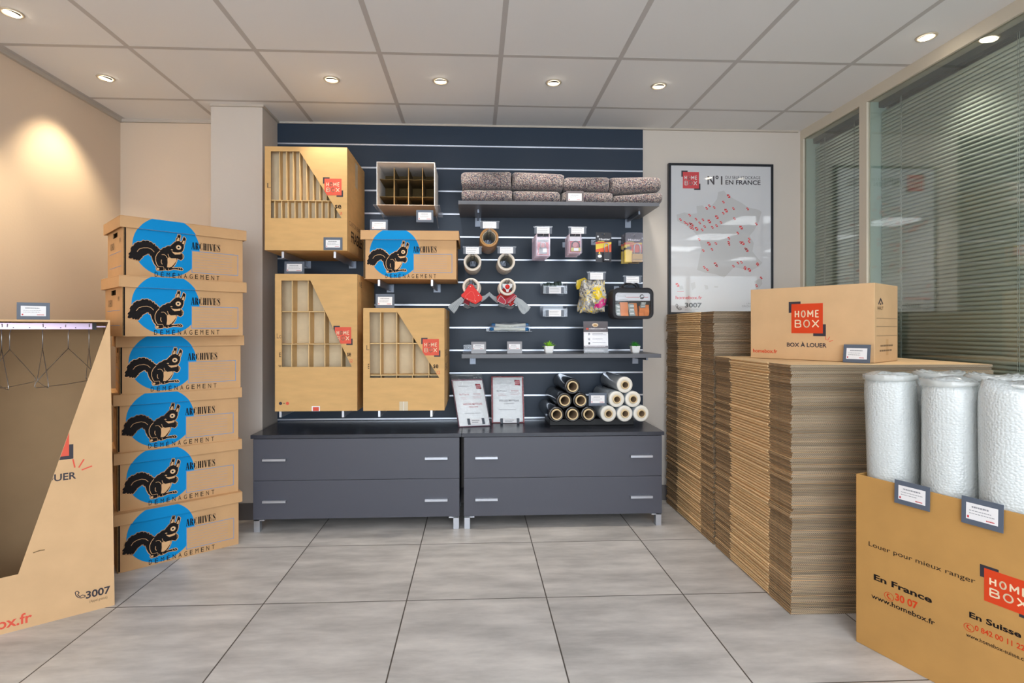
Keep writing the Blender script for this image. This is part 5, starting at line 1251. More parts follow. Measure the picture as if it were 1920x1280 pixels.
pack('padlock_pack', (1005.5, 437, 1031, 480.5), 3.22, 5, 0.05, -0.001, 'red', 'front padlock pack with black lock on a red card, leftmost hook of packs', 'padlock pack stacked behind the front one with the black lock', 'padlock packs behind the black lock', 'wire hook holding the packs with black padlocks', (1001, 423.5, 1036, 437.8), 71, 0)
pack('padlock_pack', (1066.6, 437.5, 1090, 475.2), 3.22, 4, 0.05, 0.001, 'yellow', 'front padlock pack with yellow lock on a red card', 'padlock pack stacked behind the front one with the yellow lock', 'padlock packs behind the yellow lock', 'wire hook holding the packs with yellow padlocks', (1065.6, 424, 1100.5, 438), 73, 0)
pack('padlock_pack', (1117.2, 435.5, 1146.5, 491), 3.30, 1, 0.05, 0, 'master', 'single padlock pack with black body lock on a flame coloured card', '', None, 'wire hook holding the flame coloured pack with black padlock', None, 75, 0)
pack('padlock_pack', (1171, 437, 1203.6, 491.5), 3.30, 2, 0.06, -0.004, 'brass', 'front padlock pack with brass lock at the right edge of the slatted wall', 'padlock pack behind the brass one at the right edge of the slatted wall', None, 'wire hook holding the brass padlock packs', None, 77, 0)

# ------------------------------------------------------------------ clear trays with straps
STRAP = mat('strap_green_grey', (84, 100, 96), 0.7, bump=0.2, bscale=300)
def tray(px, yf, label, seed):
    f = frY(yf); x0, z0 = f.uv(px[0], px[3]); x1, z1 = f.uv(px[2], px[1])
    t = thing('clear_tray', label, 'tray', ((x0+x1)/2, YS, z0))
    th = 0.002; h = z1-z0
    m = MB().box((x0, yf, z0), (x1, YS-0.0015, z0+th), CLEARPL).box((x0, yf, z0+th), (x1, yf+th, z1), CLEARPL).box((x0, yf+th, z0+th), (x0+th, YS-0.0015, z1+0.01), CLEARPL).box((x1-th, yf+th, z0+th), (x1, YS-0.0015, z1+0.01), CLEARPL)
    m.box((x0+th, YS-0.0035, z0+th), (x1-th, YS-0.0015, z1+0.035), CLEARPL); m.build('bin', t)
    l = MB(); w_ = x1-x0
    l.box((x0+w_*0.12, yf-0.0028, z0+0.003), (x0+w_*0.86, yf-0.0012, z0+h*0.82), TAGGREY); l.box((x0+w_*0.24, yf-0.0036, z0+0.003), (x0+w_*0.74, yf-0.0028, z0+h*0.86), WHITE)
    lines(l, Fr((0, yf-0.0036, 0), (1, 0, 0)), x0+w_*0.28, z0+h*0.2, x0+w_*0.7, z0+h*0.75, 3, seed, GREYTXT, 0.0004, h*0.02)
    l.build('label', t)
    return x0, x1, z0, z1
x0, x1, z0, z1 = tray((1018.5, 535.5, 1063.5, 550.8), 3.42, 'clear tray with dark straps and white label on the slatted wall', 81)
r = random.Random(4)
for k in range(5):
    xx = x0+0.018+0.024*k; t = thing('strap_coil', 'dark green-grey webbing strap coiled in the upper clear tray', 'strap', (xx, 3.48, z0+0.002), 0, 'coiled straps in the clear tray')
    m = MB(); rr = 0.036+r.uniform(-0.003, 0.005); wv = 0.010
    pts = []; cz = z0+0.0045+rr
    n = 40; vs = []; fs = []
    for i in range(n+1):
        a = 4*math.pi*i/n+r.uniform(-.02, .02); q = rr*(1-0.28*i/n)
        y = 3.49+q*1.2*math.cos(a); z = cz+q*math.sin(a)
        for dx, dq in ((-wv, 0), (wv, 0), (wv, 0.0016), (-wv, 0.0016)): vs.append((xx+dx, y+dq*math.cos(a), z+dq*math.sin(a)))
    for i in range(n):
        for j in range(4):
            l = (j+1) % 4; fs.append((4*i+j, 4*i+l, 4*i+4+l, 4*i+4+j))
    m.add(vs, fs, STRAP, True); m.build('webbing', t)
f = frY(3.45); a = f.uv(1046, 542); t = thing('paper_slip', 'white slip of paper sticking out of the upper clear tray', 'paper', (a[0], 3.45, a[1]-0.02))
MB().box((a[0]-0.012, 3.435, a[1]-0.022), (a[0]+0.04, 3.436, a[1]+0.022), WHITE, None).build('slip', t)
x0, x1, z0, z1 = tray((1018, 578.5, 1063.8, 593.8), 3.42, 'clear tray with white label but without straps, below the one with straps', 83)
t = thing('clear_packet', 'bluish clear plastic packet lying in the lower tray', 'packet', ((x0+x1)/2, 3.5, z0+0.002))
MB().box((x0+0.008, 3.43, z0+0.0025), (x1-0.008, 3.56, z0+0.036), clear('blue_packet', (0.75, 0.83, 0.92), 0.1, 0.1, dens=0.35, dcol=(0.5, 0.58, 0.7), wrinkle=0.5)).build('packet', t, bevel=0.008)

# ------------------------------------------------------------------ yellow and silver bags
def bag_material():
    m, N, L, b = base('printed_film_bag')
    tc = N.new('ShaderNodeTexCoord'); sx = N.new('ShaderNodeSeparateXYZ'); L.new(tc.outputs['Object'], sx.inputs[0])
    nz = N.new('ShaderNodeTexNoise'); nz.inputs['Scale'].default_value = 22; nz.inputs['Detail'].default_value = 3; nz.inputs['Distortion'].default_value = 1.2; L.new(tc.outputs['Object'], nz.inputs['Vector'])
    cr = N.new('ShaderNodeValToRGB'); cr.color_ramp.interpolation = 'CONSTANT'; e = cr.color_ramp.elements
    e[0].position = 0; e[0].color = S(112, 108, 106); e[1].position = 0.42; e[1].color = S(170, 167, 164)
    for p, c in ((0.49, (236, 204, 30)), (0.525, (196, 194, 190)), (0.61, (110, 106, 104))): k = e.new(p); k.color = S(*c)
    L.new(nz.outputs['Fac'], cr.inputs[0])
    L.new(cr.outputs[0], b.inputs['Base Color']); b.inputs['Roughness'].default_value = 0.2; b.inputs['Coat Weight'].default_value = 0.8
    nb = N.new('ShaderNodeTexNoise'); nb.inputs['Scale'].default_value = 40; nb.inputs['Detail'].default_value = 5; L.new(tc.outputs['Object'], nb.inputs['Vector'])
    bp = N.new('ShaderNodeBump'); bp.inputs['Strength'].default_value = 0.9; bp.inputs['Distance'].default_value = 0.012; L.new(nb.outputs['Fac'], bp.inputs['Height']); L.new(bp.outputs[0], b.inputs['Normal'])
    return m
BAG = bag_material(); MAG = mat('bag_magenta', (214, 40, 128), 0.3, coat=0.5); YEL = mat('bag_yellow', (240, 206, 30), 0.3, coat=0.5)
def film_bag(px, yf, label, seed, rz=0.0, grp=None):
    f = frY(yf); x0, z0 = f.uv(px[0], px[3]); x1, z1 = f.uv(px[2], px[1]); r = random.Random(seed); w_, h_ = x1-x0, z1-z0
    t = thing('film_bag', label, 'bag', ((x0+x1)/2, yf, z0)); nx, nz = 18, 22
    ph = [r.uniform(0, 6) for _ in range(8)]
    def P(i, j, side):
        u, v = i/nx, j/nz; e = 4*u*(1-u); g = math.sin(math.pi*min(1, v*1.15+0.05))
        th = 0.022*max(0, e)**.5*max(0, g)**.7
        wob = 0.004*math.sin(9*u+ph[0])*math.sin(7*v+ph[1])+0.003*math.sin(17*u+ph[2]+9*v)
        x = x0+w_*u+0.006*math.sin(8*v+ph[3])+ (0.008*math.sin(5*u+ph[4]) if j in (0, nz) else 0)*0
        z = z0+h_*v+0.006*math.sin(9*u+ph[5])*(1 if j == 0 else 0.5)
        return (x+rz*(z-z1), yf+side*th+wob, z)
    vs = [P(i, j, -1) for j in range(nz+1) for i in range(nx+1)]+[P(i, j, 1) for j in range(nz+1) for i in range(nx+1)]
    o = (nx+1)*(nz+1); fs = []
    for j in range(nz):
        for i in range(nx):
            a = j*(nx+1)+i; q = (a, a+1, a+nx+2, a+nx+1); fs.append(q); fs.append(tuple(o+k for k in q[::-1]))
    for i in range(nx): fs += [(i, o+i, o+i+1, i+1), (nz*(nx+1)+i, nz*(nx+1)+i+1, o+nz*(nx+1)+i+1, o+nz*(nx+1)+i)]
    for j in range(nz): a = j*(nx+1); fs += [(a, a+nx+1, o+a+nx+1, o+a), (a+nx, o+a+nx, o+a+nx+nx+1, a+nx+nx+1)]
    MB().add(vs, fs, BAG, True).build('film', t)
    def patch(pts, m_, nm):
        """printed band that follows the front skin"""
        g = MB()
        for (i, j) in pts:
            q = [P(i, j, -1), P(i+1, j, -1), P(i+1, j+1, -1), P(i, j+1, -1)]; g.add([(a[0], a[1]-0.0012, a[2]) for a in q], [(0, 1, 2, 3)], m_, True)
        g.build(nm, t)
    patch([(i, j) for i in range(nx) for j in range(nz) if (i-10)**2*1.6+(j-12)**2*0.9 < 17 and r.random() > .1], YEL, 'yellow_print')
    patch([(i, j) for i in range(9, nx) for j in range(2, 9) if abs((i-9)*0.75+1-j) < 3.2 and r.random() > .12], MAG, 'magenta_print')
    return (x0+x1)/2, z1
film_bag((1086, 527, 1132, 585), 3.43, 'crumpled silver and yellow film bag at the back of its hook', 3, 0.05)
film_bag((1089, 526, 1133, 586), 3.36, 'crumpled silver and yellow film bag in the middle of its hook', 5, 0.02)
xq, zq = film_bag((1094, 525, 1135.5, 583), 3.29, 'crumpled film bag with yellow and magenta print at the front of its hook', 8, 0.0)
hook(xq, zq-0.005, 3.24, 'wire hook holding the crumpled film bags', (1101, 508.7, 1136.4, 524), 3.236, 91, two=False)
f = frY(3.40); a = f.uv(1083, 541); b = f.uv(1107, 526)
t = thing('yellow_packet', 'folded yellow packet at the upper left of the film bags', 'packet', ((a[0]+b[0])/2, 3.4, a[1]))
MB().prism(Fr(f.pt(a[0], a[1]), (1, 0, 0.28), (-0.28, 0, 1)), [(0, 0), (0.07, 0), (0.078, 0.03), (0.06, 0.052), (0.01, 0.048), (-0.004, 0.02)], -0.012, 0.006, YEL).build('packet', t, bevel=0.004)

# ------------------------------------------------------------------ black zip case with straps
yc = 3.20; f = frY(yc)
def cp(x, y): return f.uv(1000+x/7.1125, 500+y/7.1125)
x0, z0 = cp(1060, 690); x1, z1 = cp(1598, 285); BLKF = mat('case_black_fabric', (26, 27, 34), 0.6, bump=0.2, bscale=400)
t = thing('zip_case', 'black zip case with clear front showing orange straps, on the slatted wall', 'case', ((x0+x1)/2, yc, z0))
def rrect(x0, z0, x1, z1, r_, n=6):
    out = []
    for cx_, cz_, a0 in ((x1-r_, z0+r_, -90), (x1-r_, z1-r_, 0), (x0+r_, z1-r_, 90), (x0+r_, z0+r_, 180)):
        for k in range(n+1): a = math.radians(a0+90*k/n); out.append((cx_+r_*math.cos(a), cz_+r_*math.sin(a)))
    return out
DC = 0.115; fr = Fr((0, yc, 0), (1, 0, 0)); wq = 0.016
win = rrect(x0+wq, z0+wq, x1-wq*.8, z1-wq*1.6, 0.022)
shell = MB(); shell.panel(fr, rrect(x0, z0, x1, z1, 0.034), [win], -0.014, 0.0, BLKF)
shell.panel(fr, rrect(x0+0.001, z0+0.001, x1-0.001, z1-0.001, 0.034), [rrect(x0+0.010, z0+0.010, x1-0.010, z1-0.010, 0.03)], -DC+0.004, -0.0142, BLKF)
shell.prism(fr, rrect(x0, z0, x1, z1, 0.034), -DC, -DC+0.0038, BLKF)
shell.build('shell', t, bevel=0.002)
pip = MB(); pip.tube([fr.pt(a, b, 0.001) for a, b in rrect(x0+0.001, z0+0.001, x1-0.001, z1-0.001, 0.034)], 0.0035, BLKF, 8, True).tube([fr.pt(a, b, -DC) for a, b in rrect(x0+0.001, z0+0.001, x1-0.001, z1-0.001, 0.034)], 0.0035, BLKF, 8, True); pip.build('piping', t)
hd = MB(); hx = (x0+x1)/2-0.004; hn = 12
for yy, hh_ in ((yc+0.03, 0.044), (yc+0.075, 0.036)):
    pts = [(hx+0.048*math.cos(math.pi*k/hn), yy, z1-0.003+hh_*math.sin(math.pi*k/hn)**0.7) for k in range(hn+1)]
    hd.tube(pts, 0.0055, BLKF, 8)
hd.build('handle', t)
MB().prism(fr, rrect(x0+wq-0.002, z0+wq-0.002, x1-wq*.8+0.002, z1-wq*1.6+0.002, 0.022), -0.010, -0.009, clear('case_window', (0.985, 0.99, 0.99), 0.02, 0.08, dens=0.02, sheen=0.25)).build('window', t)
CASEW = mat('case_card_white', (220, 220, 228), 0.6, spec=0.2)
a = cp(1100, 450); b = cp(1565, 345); ci = MB(); fi = Fr((0, yc+0.0112, 0), (1, 0, 0)); ci.box((a[0], yc+0.0112, a[1]), (b[0], yc+0.0124, b[1]), CASEW)
def ct(s_, q, m_, off=0.0): a_ = cp(q[0], q[3]); b_ = cp(q[2], q[1]); ci.text2(fi, s_, a_[0], a_[1], b_[0], b_[1], m_, 0.0005, off)
ct('tecture', (1125, 378, 1240, 398), PDARK); a_ = cp(1240, 408); b_ = cp(1540, 402); ci.rect2(fi, a_[0], a_[1], b_[0], b_[1], PRED, 0.0005); a_ = cp(1150, 442); b_ = cp(1290, 428); lines(ci, fi, a_[0], a_[1], b_[0], b_[1], 1, 5, GREYTXT, 0.0005)
q = cp(1455, 398); ci.disc2(fi, q[0], q[1], 0.014, 0.015, PDARK, 0.0005); ci.disc2(fi, q[0]+0.002, q[1]+0.003, 0.009, 0.006, CASEW, 0.0009); ci.rect2(fi, q[0]-0.016, q[1]-0.004, q[0]-0.002, q[1]-0.001, CASEW, 0.0009)
ci.build('card', t)
ORG = mat('strap_orange', (226, 126, 48), 0.6, bump=0.3, bscale=200); RAT = mat('ratchet_grey', (150, 158, 156), 0.4, metal=0.4)
def strap(x_0, x_1, y0, y1, m_, dpt, label, cat='strap', lean=0.0):
    a_ = cp(x_0, y1); b_ = cp(x_1, y0); s = thing('orange_strap' if m_ is ORG else 'ratchet_buckle', label, cat, ((a_[0]+b_[0])/2, yc+dpt, a_[1]))
    w_ = b_[0]-a_[0]; h_ = b_[1]-a_[1]; g = MB(); n = 8
    vs = []; fs = []
    for i in range(n+1):
        v = i/n
        for u, dd in ((0, 0), (1, 0), (1, 0.022), (0, 0.022)): vs.append((a_[0]+w_*u+lean*w_*v, yc+dpt+dd+0.003*math.sin(v*9+x_0), a_[1]+h_*v))
    for i in range(n):
        for j in range(4): l = (j+1) % 4; fs.append((4*i+j, 4*i+l, 4*i+4+l, 4*i+4+j))
    fs += [(0, 1, 2, 3)[::-1], tuple(4*n+k for k in range(4))]
    g.add(vs, fs, m_); g.build('webbing' if m_ is ORG else 'frame', s)
    if m_ is not ORG:
        k = MB()
        for j in range(3):
            zq_ = a_[1]+h_*(0.2+0.28*j); k.box((a_[0]+w_*0.15+lean*w_*0.4, yc+dpt-0.003, zq_), (a_[0]+w_*0.85+lean*w_*0.4, yc+dpt+0.001, zq_+h_*0.1), DLG)
        k.build('pawl', s)
strap(1180, 1285, 470, 668, ORG, 0.022, 'orange strap in the zip case, leftmost of the folded bundles', lean=-0.1)
strap(1325, 1420, 480, 668, ORG, 0.034, 'orange strap in the zip case, second bundle', lean=-0.2)
strap(1425, 1490, 520, 668, ORG, 0.022, 'orange strap in the zip case, third bundle', lean=0.1)
strap(1496, 1560, 505, 664, ORG, 0.022, 'orange strap in the zip case, rightmost bundle', lean=-0.05)
strap(1122, 1178, 500, 664, RAT, 0.018, 'grey ratchet buckle at the left inside the zip case', 'buckle', -0.3)
strap(1298, 1372, 490, 664, RAT, 0.016, 'grey ratchet buckle in the middle of the zip case', 'buckle', -0.35)
strap(1436, 1500, 470, 545, RAT, 0.014, 'grey ratchet buckle at the upper right inside the zip case', 'buckle', 0.2)
hook((x0+x1)/2, z1+0.028-0.004, 3.19, 'wire hook holding the black zip case', (1168.7, 516, 1203.9, 530), 3.186, 93, two=False)

# ------------------------------------------------------------------ clear packet on a small ledge
f = frY(3.46); a = f.uv(912, 620.5); b = f.uv(996, 619)
t = thing('clear_ledge', 'thin clear ledge carrying the packet with blue ends, above the lower shelf', 'ledge', ((a[0]+b[0])/2, YS, a[1]))
MB().box((a[0], 3.44, a[1]-0.003), (b[0]+0.006, YS-0.0015, a[1]), CLEARPL).box((a[0], YS-0.0035, a[1]), (b[0]+0.006, YS-0.0015, a[1]+0.02), CLEARPL).build('plate', t)
t = thing('clear_packet', 'long clear packet with white contents and blue ends, on a small ledge', 'packet', ((a[0]+b[0])/2, 3.5, a[1]+0.001))
PKW = mat('packet_white', (226, 226, 216), 0.5, bump=0.5, bscale=60); PKB = mat('packet_blue', (30, 110, 170), 0.4)
for k, (dy, dz, dx, rr) in enumerate(((0.0, 0.012, 0.0, 0.011), (0.028, 0.012, 0.02, 0.011), (0.014, 0.032, 0.01, 0.010))):
    X0, X1 = a[0]+0.028+dx, b[0]-0.022+dx*.4; z_ = a[1]+0.001+dz
    n = 12; pts = [(X0+(X1-X0)*i/n, 3.475+dy, z_+0.004*math.sin(i*0.5+k)*(1 if k == 2 else .3)+(0.004 if k == 2 else 0)) for i in range(n+1)]
    MB().tube(pts, rr, PKW, 10).build('content', t)
    MB().tube([(X0-0.004, 3.475+dy, pts[0][2]), (X0+0.02, 3.475+dy, pts[1][2])], rr*1.05, PKB, 10).tube([(X1-0.016, 3.475+dy, pts[-2][2]), (X1+0.002, 3.475+dy, pts[-1][2])], rr*1.05, PKB, 10).build('blue_end', t)
WRAP = clear('packet_film', (0.93, 0.96, 1.0), 0.12, 0.1, dens=0.12, dcol=(0.8, 0.86, 0.92), wrinkle=0.9)
fl = MB(); n = 20; vs = []; fs = []
for i in range(n+1):
    x = a[0]+0.012+(b[0]-a[0]-0.008)*i/n; e = math.sin(math.pi*i/n)**0.4
    for k in range(12): q = 2*math.pi*k/12; vs.append((x, 3.492+0.040*e*math.cos(q), a[1]+0.026+max(-0.0245, (0.030+0.004*math.sin(i*1.1))*e*math.sin(q))))
for i in range(n):
    for k in range(12): l = (k+1) % 12; fs.append((12*i+k, 12*i+12+k, 12*i+12+l, 12*i+l))
fl.add(vs, fs, WRAP, True); fl.build('film', t)

# ------------------------------------------------------------------ things on the lower shelf
ACRG = mat('acrylic_card_grey', (118, 116, 122), 0.25, coat=0.5)
for (x0_, x1_, y0_, lb, sd, rz) in ((883.5, 911.5, 640.5, 'grey price card in a clear stand, left end of the lower shelf', 101, 0.0), (951, 979, 640, 'grey price card in a clear stand, second from left on the lower shelf', 103, 0.0)):
    ys = 3.30; f = frY(ys); a = f.uv(x0_, 660); b = f.uv(x1_, y0_)
    hh_ = b[1]-ZL
    card_on(Fr((0, ys, 0), (1, 0, 0)), a[0], ZL+0.0005, b[0], ZL+0.0005+hh_, lb, 0.1, None, sd, cm=ACRG, lab=(0.12, 0.34, 0.88, 0.78))
f = frY(YS-0.004); a = f.uv(869, 658); b = f.uv(884, 646)
t = thing('clear_plate', 'small clear plate on the slatted wall at the left end of the lower shelf', 'plate', ((a[0]+b[0])/2, YS, ZL))
MB().box((a[0], YS-0.005, ZL+0.0005), (b[0]+0.01, YS-0.003, b[1]), CLEARPL).build('plate', t)
POTW = mat('pot_white', (250, 250, 250), 0.4); SOIL = mat('soil', (60, 44, 32), 0.9)
def succulent(px, yq, label, wide, leafcol, seed):
    f = frY(yq); x0, z0 = f.uv(px[0], px[3]); x1, z1 = f.uv(px[2], px[1]); xc = (x0+x1)/2; h = z1-z0; w_ = x1-x0
    t = thing('potted_succulent', label, 'potted plant', (xc, yq+w_/2, ZL)); z0 = ZL+0.0005; z1 = z0+h; yc_ = yq+w_/2
    def ring(hw, z, r_, n=4):
        return [(xc+a, yc_+b, z) for a, b in rrect(-hw, -hw, hw, hw, r_, n)]
    secs = [(w_*.36, z0, .006), (w_*.41, z0+h*.12, .008), (w_*.46, z0+h*.5, .008), (w_*.5, z1-0.002, .008), (w_*.5, z1, .007), (w_*.45, z1, .006), (w_*.42, z1-h*.18, .006)]
    vs = []; fs = []; nn = len(ring(.1, 0, .01))
    for s_ in secs: vs += ring(*s_)
    for i in range(len(secs)-1):
        for k in range(nn): l = (k+1) % nn; fs.append((i*nn+k, i*nn+l, (i+1)*nn+l, (i+1)*nn+k))
    fs.append(tuple(range(nn))[::-1])
    MB().add(vs, fs, POTW).face(ring(w_*.42, z1-h*.18, .006), SOIL).build('pot', t, bevel=0.001)
    r = random.Random(seed); g = MB(); LF = mat('leaf_'+str(leafcol[0]), leafcol, 0.45, var=0.2, vscale=60)
    for lay, (cnt, el, ln) in enumerate(((9, 18, 1.0), (8, 42, 0.95), (6, 64, 0.9), (3, 84, 0.85))):
        for k in range(cnt):
            a = 2*math.pi*(k+0.5*lay)/cnt+r.uniform(-.2, .2); e = math.radians(el+r.uniform(-8, 8)); Ln = wide*ln*r.uniform(.85, 1.1)
            d_ = Vector((math.cos(a)*math.cos(e), math.sin(a)*math.cos(e), math.sin(e))); sd_ = Vector((-math.sin(a), math.cos(a), 0)); up = d_.cross(sd_)*-1
            o_ = Vector((xc, yc_, z1-h*.14)); vs = []; m_ = 5
            for i in range(m_+1):
                v = i/m_; wd = 0.0075*(wide/0.045)*math.sin(math.pi*(0.18+0.82*v)**1.0)+0.0004; c_ = o_+d_*(Ln*v)+up*(0.006*v*v)
                vs += [c_-sd_*wd, c_+up*(-wd*.35), c_+sd_*wd, c_+up*(wd*.45)]
            fs = []
            for i in range(m_):
                for j in range(4): l = (j+1) % 4; fs.append((4*i+j, 4*i+l, 4*i+4+l, 4*i+4+j))
            g.add(vs, fs, LF, True)
    g.build('leaves', t)
succulent((1021.5, 649, 1039, 662.5), 3.30, 'potted succulent with broad light green leaves, middle of the lower shelf', 0.044, (132, 190, 44), 1)
succulent((1185, 648.5, 1201.5, 662), 3.30, 'potted succulent with narrow dark green leaves, right end of the lower shelf', 0.040, (52, 140, 48), 2)
ys = 3.30; f = frY(ys); a = f.uv(1095, 661.5); b = f.uv(1140.5, 602); hh_ = b[1]-ZL-0.0005; W_ = b[0]-a[0]
t = thing('leaflet_stand', 'moving leaflet with grey header in a clear stand on the lower shelf', 'leaflet stand', ((a[0]+b[0])/2, ys, ZL))
ez = Vector((0, math.sin(0.08), math.cos(0.08))); fl_ = Fr((a[0], ys, ZL+0.0005), (1, 0, 0), ez)
LGREY = mat('leaflet_grey', (112, 106, 110), 0.6, spec=0.2); LGREY2 = mat('leaflet_pale_grey', (150, 154, 162), 0.6, spec=0.2)
m = MB().fbox(fl_, 0, 0.004, W_, hh_, -0.0016, 0, WHITE)
m.rect2(fl_, 0, hh_*.665, W_, hh_, LGREY); m.rect2(fl_, 0, 0.004, W_, hh_*.235, LGREY2); m.rect2(fl_, 0, hh_*.16, W_, hh_*.235, LGREY, 0.0008)
m.disc2(fl_, W_*.48, hh_*.885, W_*.13, hh_*.062, CREAM, 0.0009); m.disc2(fl_, W_*.48, hh_*.875, W_*.08, hh_*.035, CARD, 0.0012)
m.text2(fl_, 'DÉMÉNAGEMENT', W_*.23, hh_*.745, W_*.93, hh_*.795, WHITE, 0.0009, 0.02); m.rect2(fl_, W_*.10, hh_*.735, W_*.20, hh_*.79, RED_SOFT, 0.0009)
lines(m, fl_, W_*.2, hh_*.69, W_*.9, hh_*.72, 1, 2, LGREY2, 0.0009)
for k, v_ in enumerate((.60, .565, .435, .325)): lines(m, fl_, W_*.36, hh_*v_-.002, W_*.95, hh_*v_+.006, 1, k, GREYTXT, 0.0009)
for v_, c in ((.6, LGREY2), (.44, LGREY2), (.31, INK)): m.disc2(fl_, W_*.22, hh_*v_, .006, .008, c, 0.0009)
lines(m, fl_, W_*.05, hh_*.185, W_*.95, hh_*.225, 1, 8, WHITE, 0.0012); lines(m, fl_, W_*.05, hh_*.05, W_*.95, hh_*.12, 2, 9, WHITE, 0.0012)
m.build('leaflet', t)
MB().fbox(fl_, -0.002, 0.0, W_+0.002, hh_+0.002, 0.0025, 0.0040, clear('stand_acrylic', (0.985, 0.985, 0.99), 0.02, 0.03, sheen=0.25)).fbox(fl_, -0.002, 0.0, W_+0.002, 0.0035, -0.06, 0.0040, MATS['stand_acrylic']).build('stand', t)

# ------------------------------------------------------------------ mattress cover packs on the cabinet
PFILM = clear('pack_film', (0.995, 1.0, 1.0), 0.10, 0.12, dens=0.03, dcol=(0.9, 0.92, 0.95), wrinkle=1.0); DKRED = mat('pack_dark_red', (160, 24, 44), 0.4); VIOL = mat('pack_violet', (120, 44, 80), 0.4); PTXT = mat('pack_text_pink', (186, 64, 80), 0.6); PTXG = mat('pack_text_grey', (96, 96, 112), 0.6)
PSHEET = mat('folded_plastic_white', (240, 243, 247), 0.4, coat=0.1, bump=0.25, bscale=16)
def cover_pack(o, ex, h_, w_, lean, label, kind):
    f0 = Fr(o, ex); ez = (f0.ez*math.cos(lean)-f0.n*math.sin(lean)); fr = Fr(o, ex, ez)
    if kind == 1: fr = Fr(o, fr.ex, (fr.ez-fr.ex*0.115).normalized()); fr.ex = (fr.ex+fr.ez*0.0).normalized(); fr.n = fr.ex.cross(fr.ez).normalized()
    t = thing('mattress_cover_pack', label, 'pack', o, math.atan2(fr.ex.y, fr.ex.x))
    D = 0.028; side = VIOL if kind == 1 else DKRED
    m = MB(); n = 14; vs = []; fs = []
    def P(i, j, d):
        u, v = i/n, j/n; e = (16*u*(1-u)*v*(1-v))**0.3
        return fr.pt(w_*u, h_*v, d*(0.35+0.65*e) if d > 0 else d)
    m.fbox(fr, 0, 0.002, w_, h_, -D, -0.004, side)
    vs = [P(i, j, 0.008) for j in range(n+1) for i in range(n+1)]
    g = 0.02
    e_ = 0.02 if kind == 1 else 0.045
    vs2 = [fr.pt(w_*(e_+(1-2*e_)*i/n), h_*(0.018+0.95*j/n), 0.003+0.006*((16*(i/n)*(1-i/n)*(j/n)*(1-j/n))**0.4)) for j in range(n+1) for i in range(n+1)]
    for j in range(n):
        for i in range(n): a = j*(n+1)+i; fs.append((a, a+1, a+n+2, a+n+1))
    m.add(vs2, fs, PSHEET, True)
    m.fbox(fr, w_*e_, h_*0.018, w_*(1-e_), h_*0.968, -0.004, 0.003, PSHEET)
    d = 0.0102
    lu, lv = (0.74, 0.785) if kind == 1 else (0.73, 0.80)
    logo(m, fr, w_*lu, h_*lv, w_*0.15, w_*0.15, d=d, red=DKRED if kind == 1 else PTXT, cream=WHITE)
    lines(m, fr, w_*.18, h_*.835, w_*.68, h_*.85, 1, 3, GREYTXT, d)
    m.text2(fr, 'En France', w_*.17, h_*.655, w_*.47, h_*.69, PTXT if kind == 1 else PTXG, d); m.text2(fr, 'En Suisse', w_*.62, h_*.665, w_*.84, h_*.69, PTXT, d)
    for k in range(2): lines(m, fr, w_*.2, h_*(.60-.03*k), w_*.46, h_*(.61-.03*k), 1, k, PTXT, d); lines(m, fr, w_*.58, h_*(.62-.035*k), w_*.9, h_*(.63-.035*k), 1, k+4, PTXT, d)
    m.text2(fr, 'HOUSSE MATELAS', w_*.24, h_*.445, w_*.84, h_*.485, PTXT if kind == 1 else PTXG, d, 0.01); m.text2(fr, '1 PERSONNE' if kind == 1 else '2 PERSONNES', w_*.38, h_*.39, w_*.70, h_*.42, PTXT if kind == 1 else PTXG, d)
    lines(m, fr, w_*.22, h_*.265, w_*.80, h_*.28, 1, 7, PTXG, d)
    m.build('folded_cover', t)
    b = MB(); hb = 1.11 if kind == 1 else 1.0
    vs = []; fs = []; n2 = 16
    for j in range(n2+1):
        for i in range(n2+1):
            u, v = i/n2, j/n2; e = (16*u*(1-u)*v*(1-v))**0.35 if 0 < u < 1 and 0 < v < 1 else 0
            vs.append(fr.pt(w_*(-0.02+1.04*u), h_*hb*v, -0.001+0.0125*e+(0.003*math.sin(9*u+7*v) if e else 0)*0.4))
    for j in range(n2):
        for i in range(n2): a = j*(n2+1)+i; fs.append((a, a+1, a+n2+2, a+n2+1))
    b.add(vs, fs, PFILM, True)
    if kind == 1: b.tube([fr.pt(-0.02*w_, h_*1.11, 0), fr.pt(0.3*w_, h_*1.085, 0.004), fr.pt(0.7*w_, h_*1.085, 0.003), fr.pt(1.02*w_, h_*1.105, 0)], 0.0018, clear('film_edge', (0.8, 0.85, 0.86), 0.2, 0.2, dens=0.3, dcol=(0.7, 0.75, 0.76)), 6)
    o_ = b.build('film_sleeve', t); so = o_.modifiers.new('thick', 'SOLIDIFY'); so.thickness = 0.0002
    # clip-on price label at the foot
    pa = MB(); c0, c1 = (0.32, 0.78) if kind == 1 else (0.30, 0.80); v0, v1 = (0.05, 0.15) if kind == 1 else (-0.005, 0.075)
    pa.fbox(fr, w_*c0, h_*v0, w_*c1, h_*v1, 0.0135, 0.0150, WHITE); lines(pa, fr, w_*(c0+.1), h_*v0+.004, w_*(c1-.1), h_*v1-.004, 2, 3, GREYTXT, 0.0154)
    pa.build('price_label', t)
    for c in (c0, c1): MB().fbox(fr, w_*(c-.04), h_*(v0-.012), w_*(c+.04), h_*(v1+.012), 0.0125, 0.0175, mat('clip_dark', (56, 64, 78), 0.4)).build('clip', t)
zt = ZTOP+0.0006
o1 = PZ(861, 801, zt); o2 = PZ(922, 796.5, zt)
cover_pack(Vector((o1.x, 3.30, zt)), (0.98, 0.19, 0), 0.300, 0.196, 0.30, 'tilted mattress cover pack with violet edge, left of two on the cabinet', 1)
o2 = Vector((PZ(922, 796.5, zt).x*3.44/PZ(922, 796.5, zt).y, 3.44, zt))
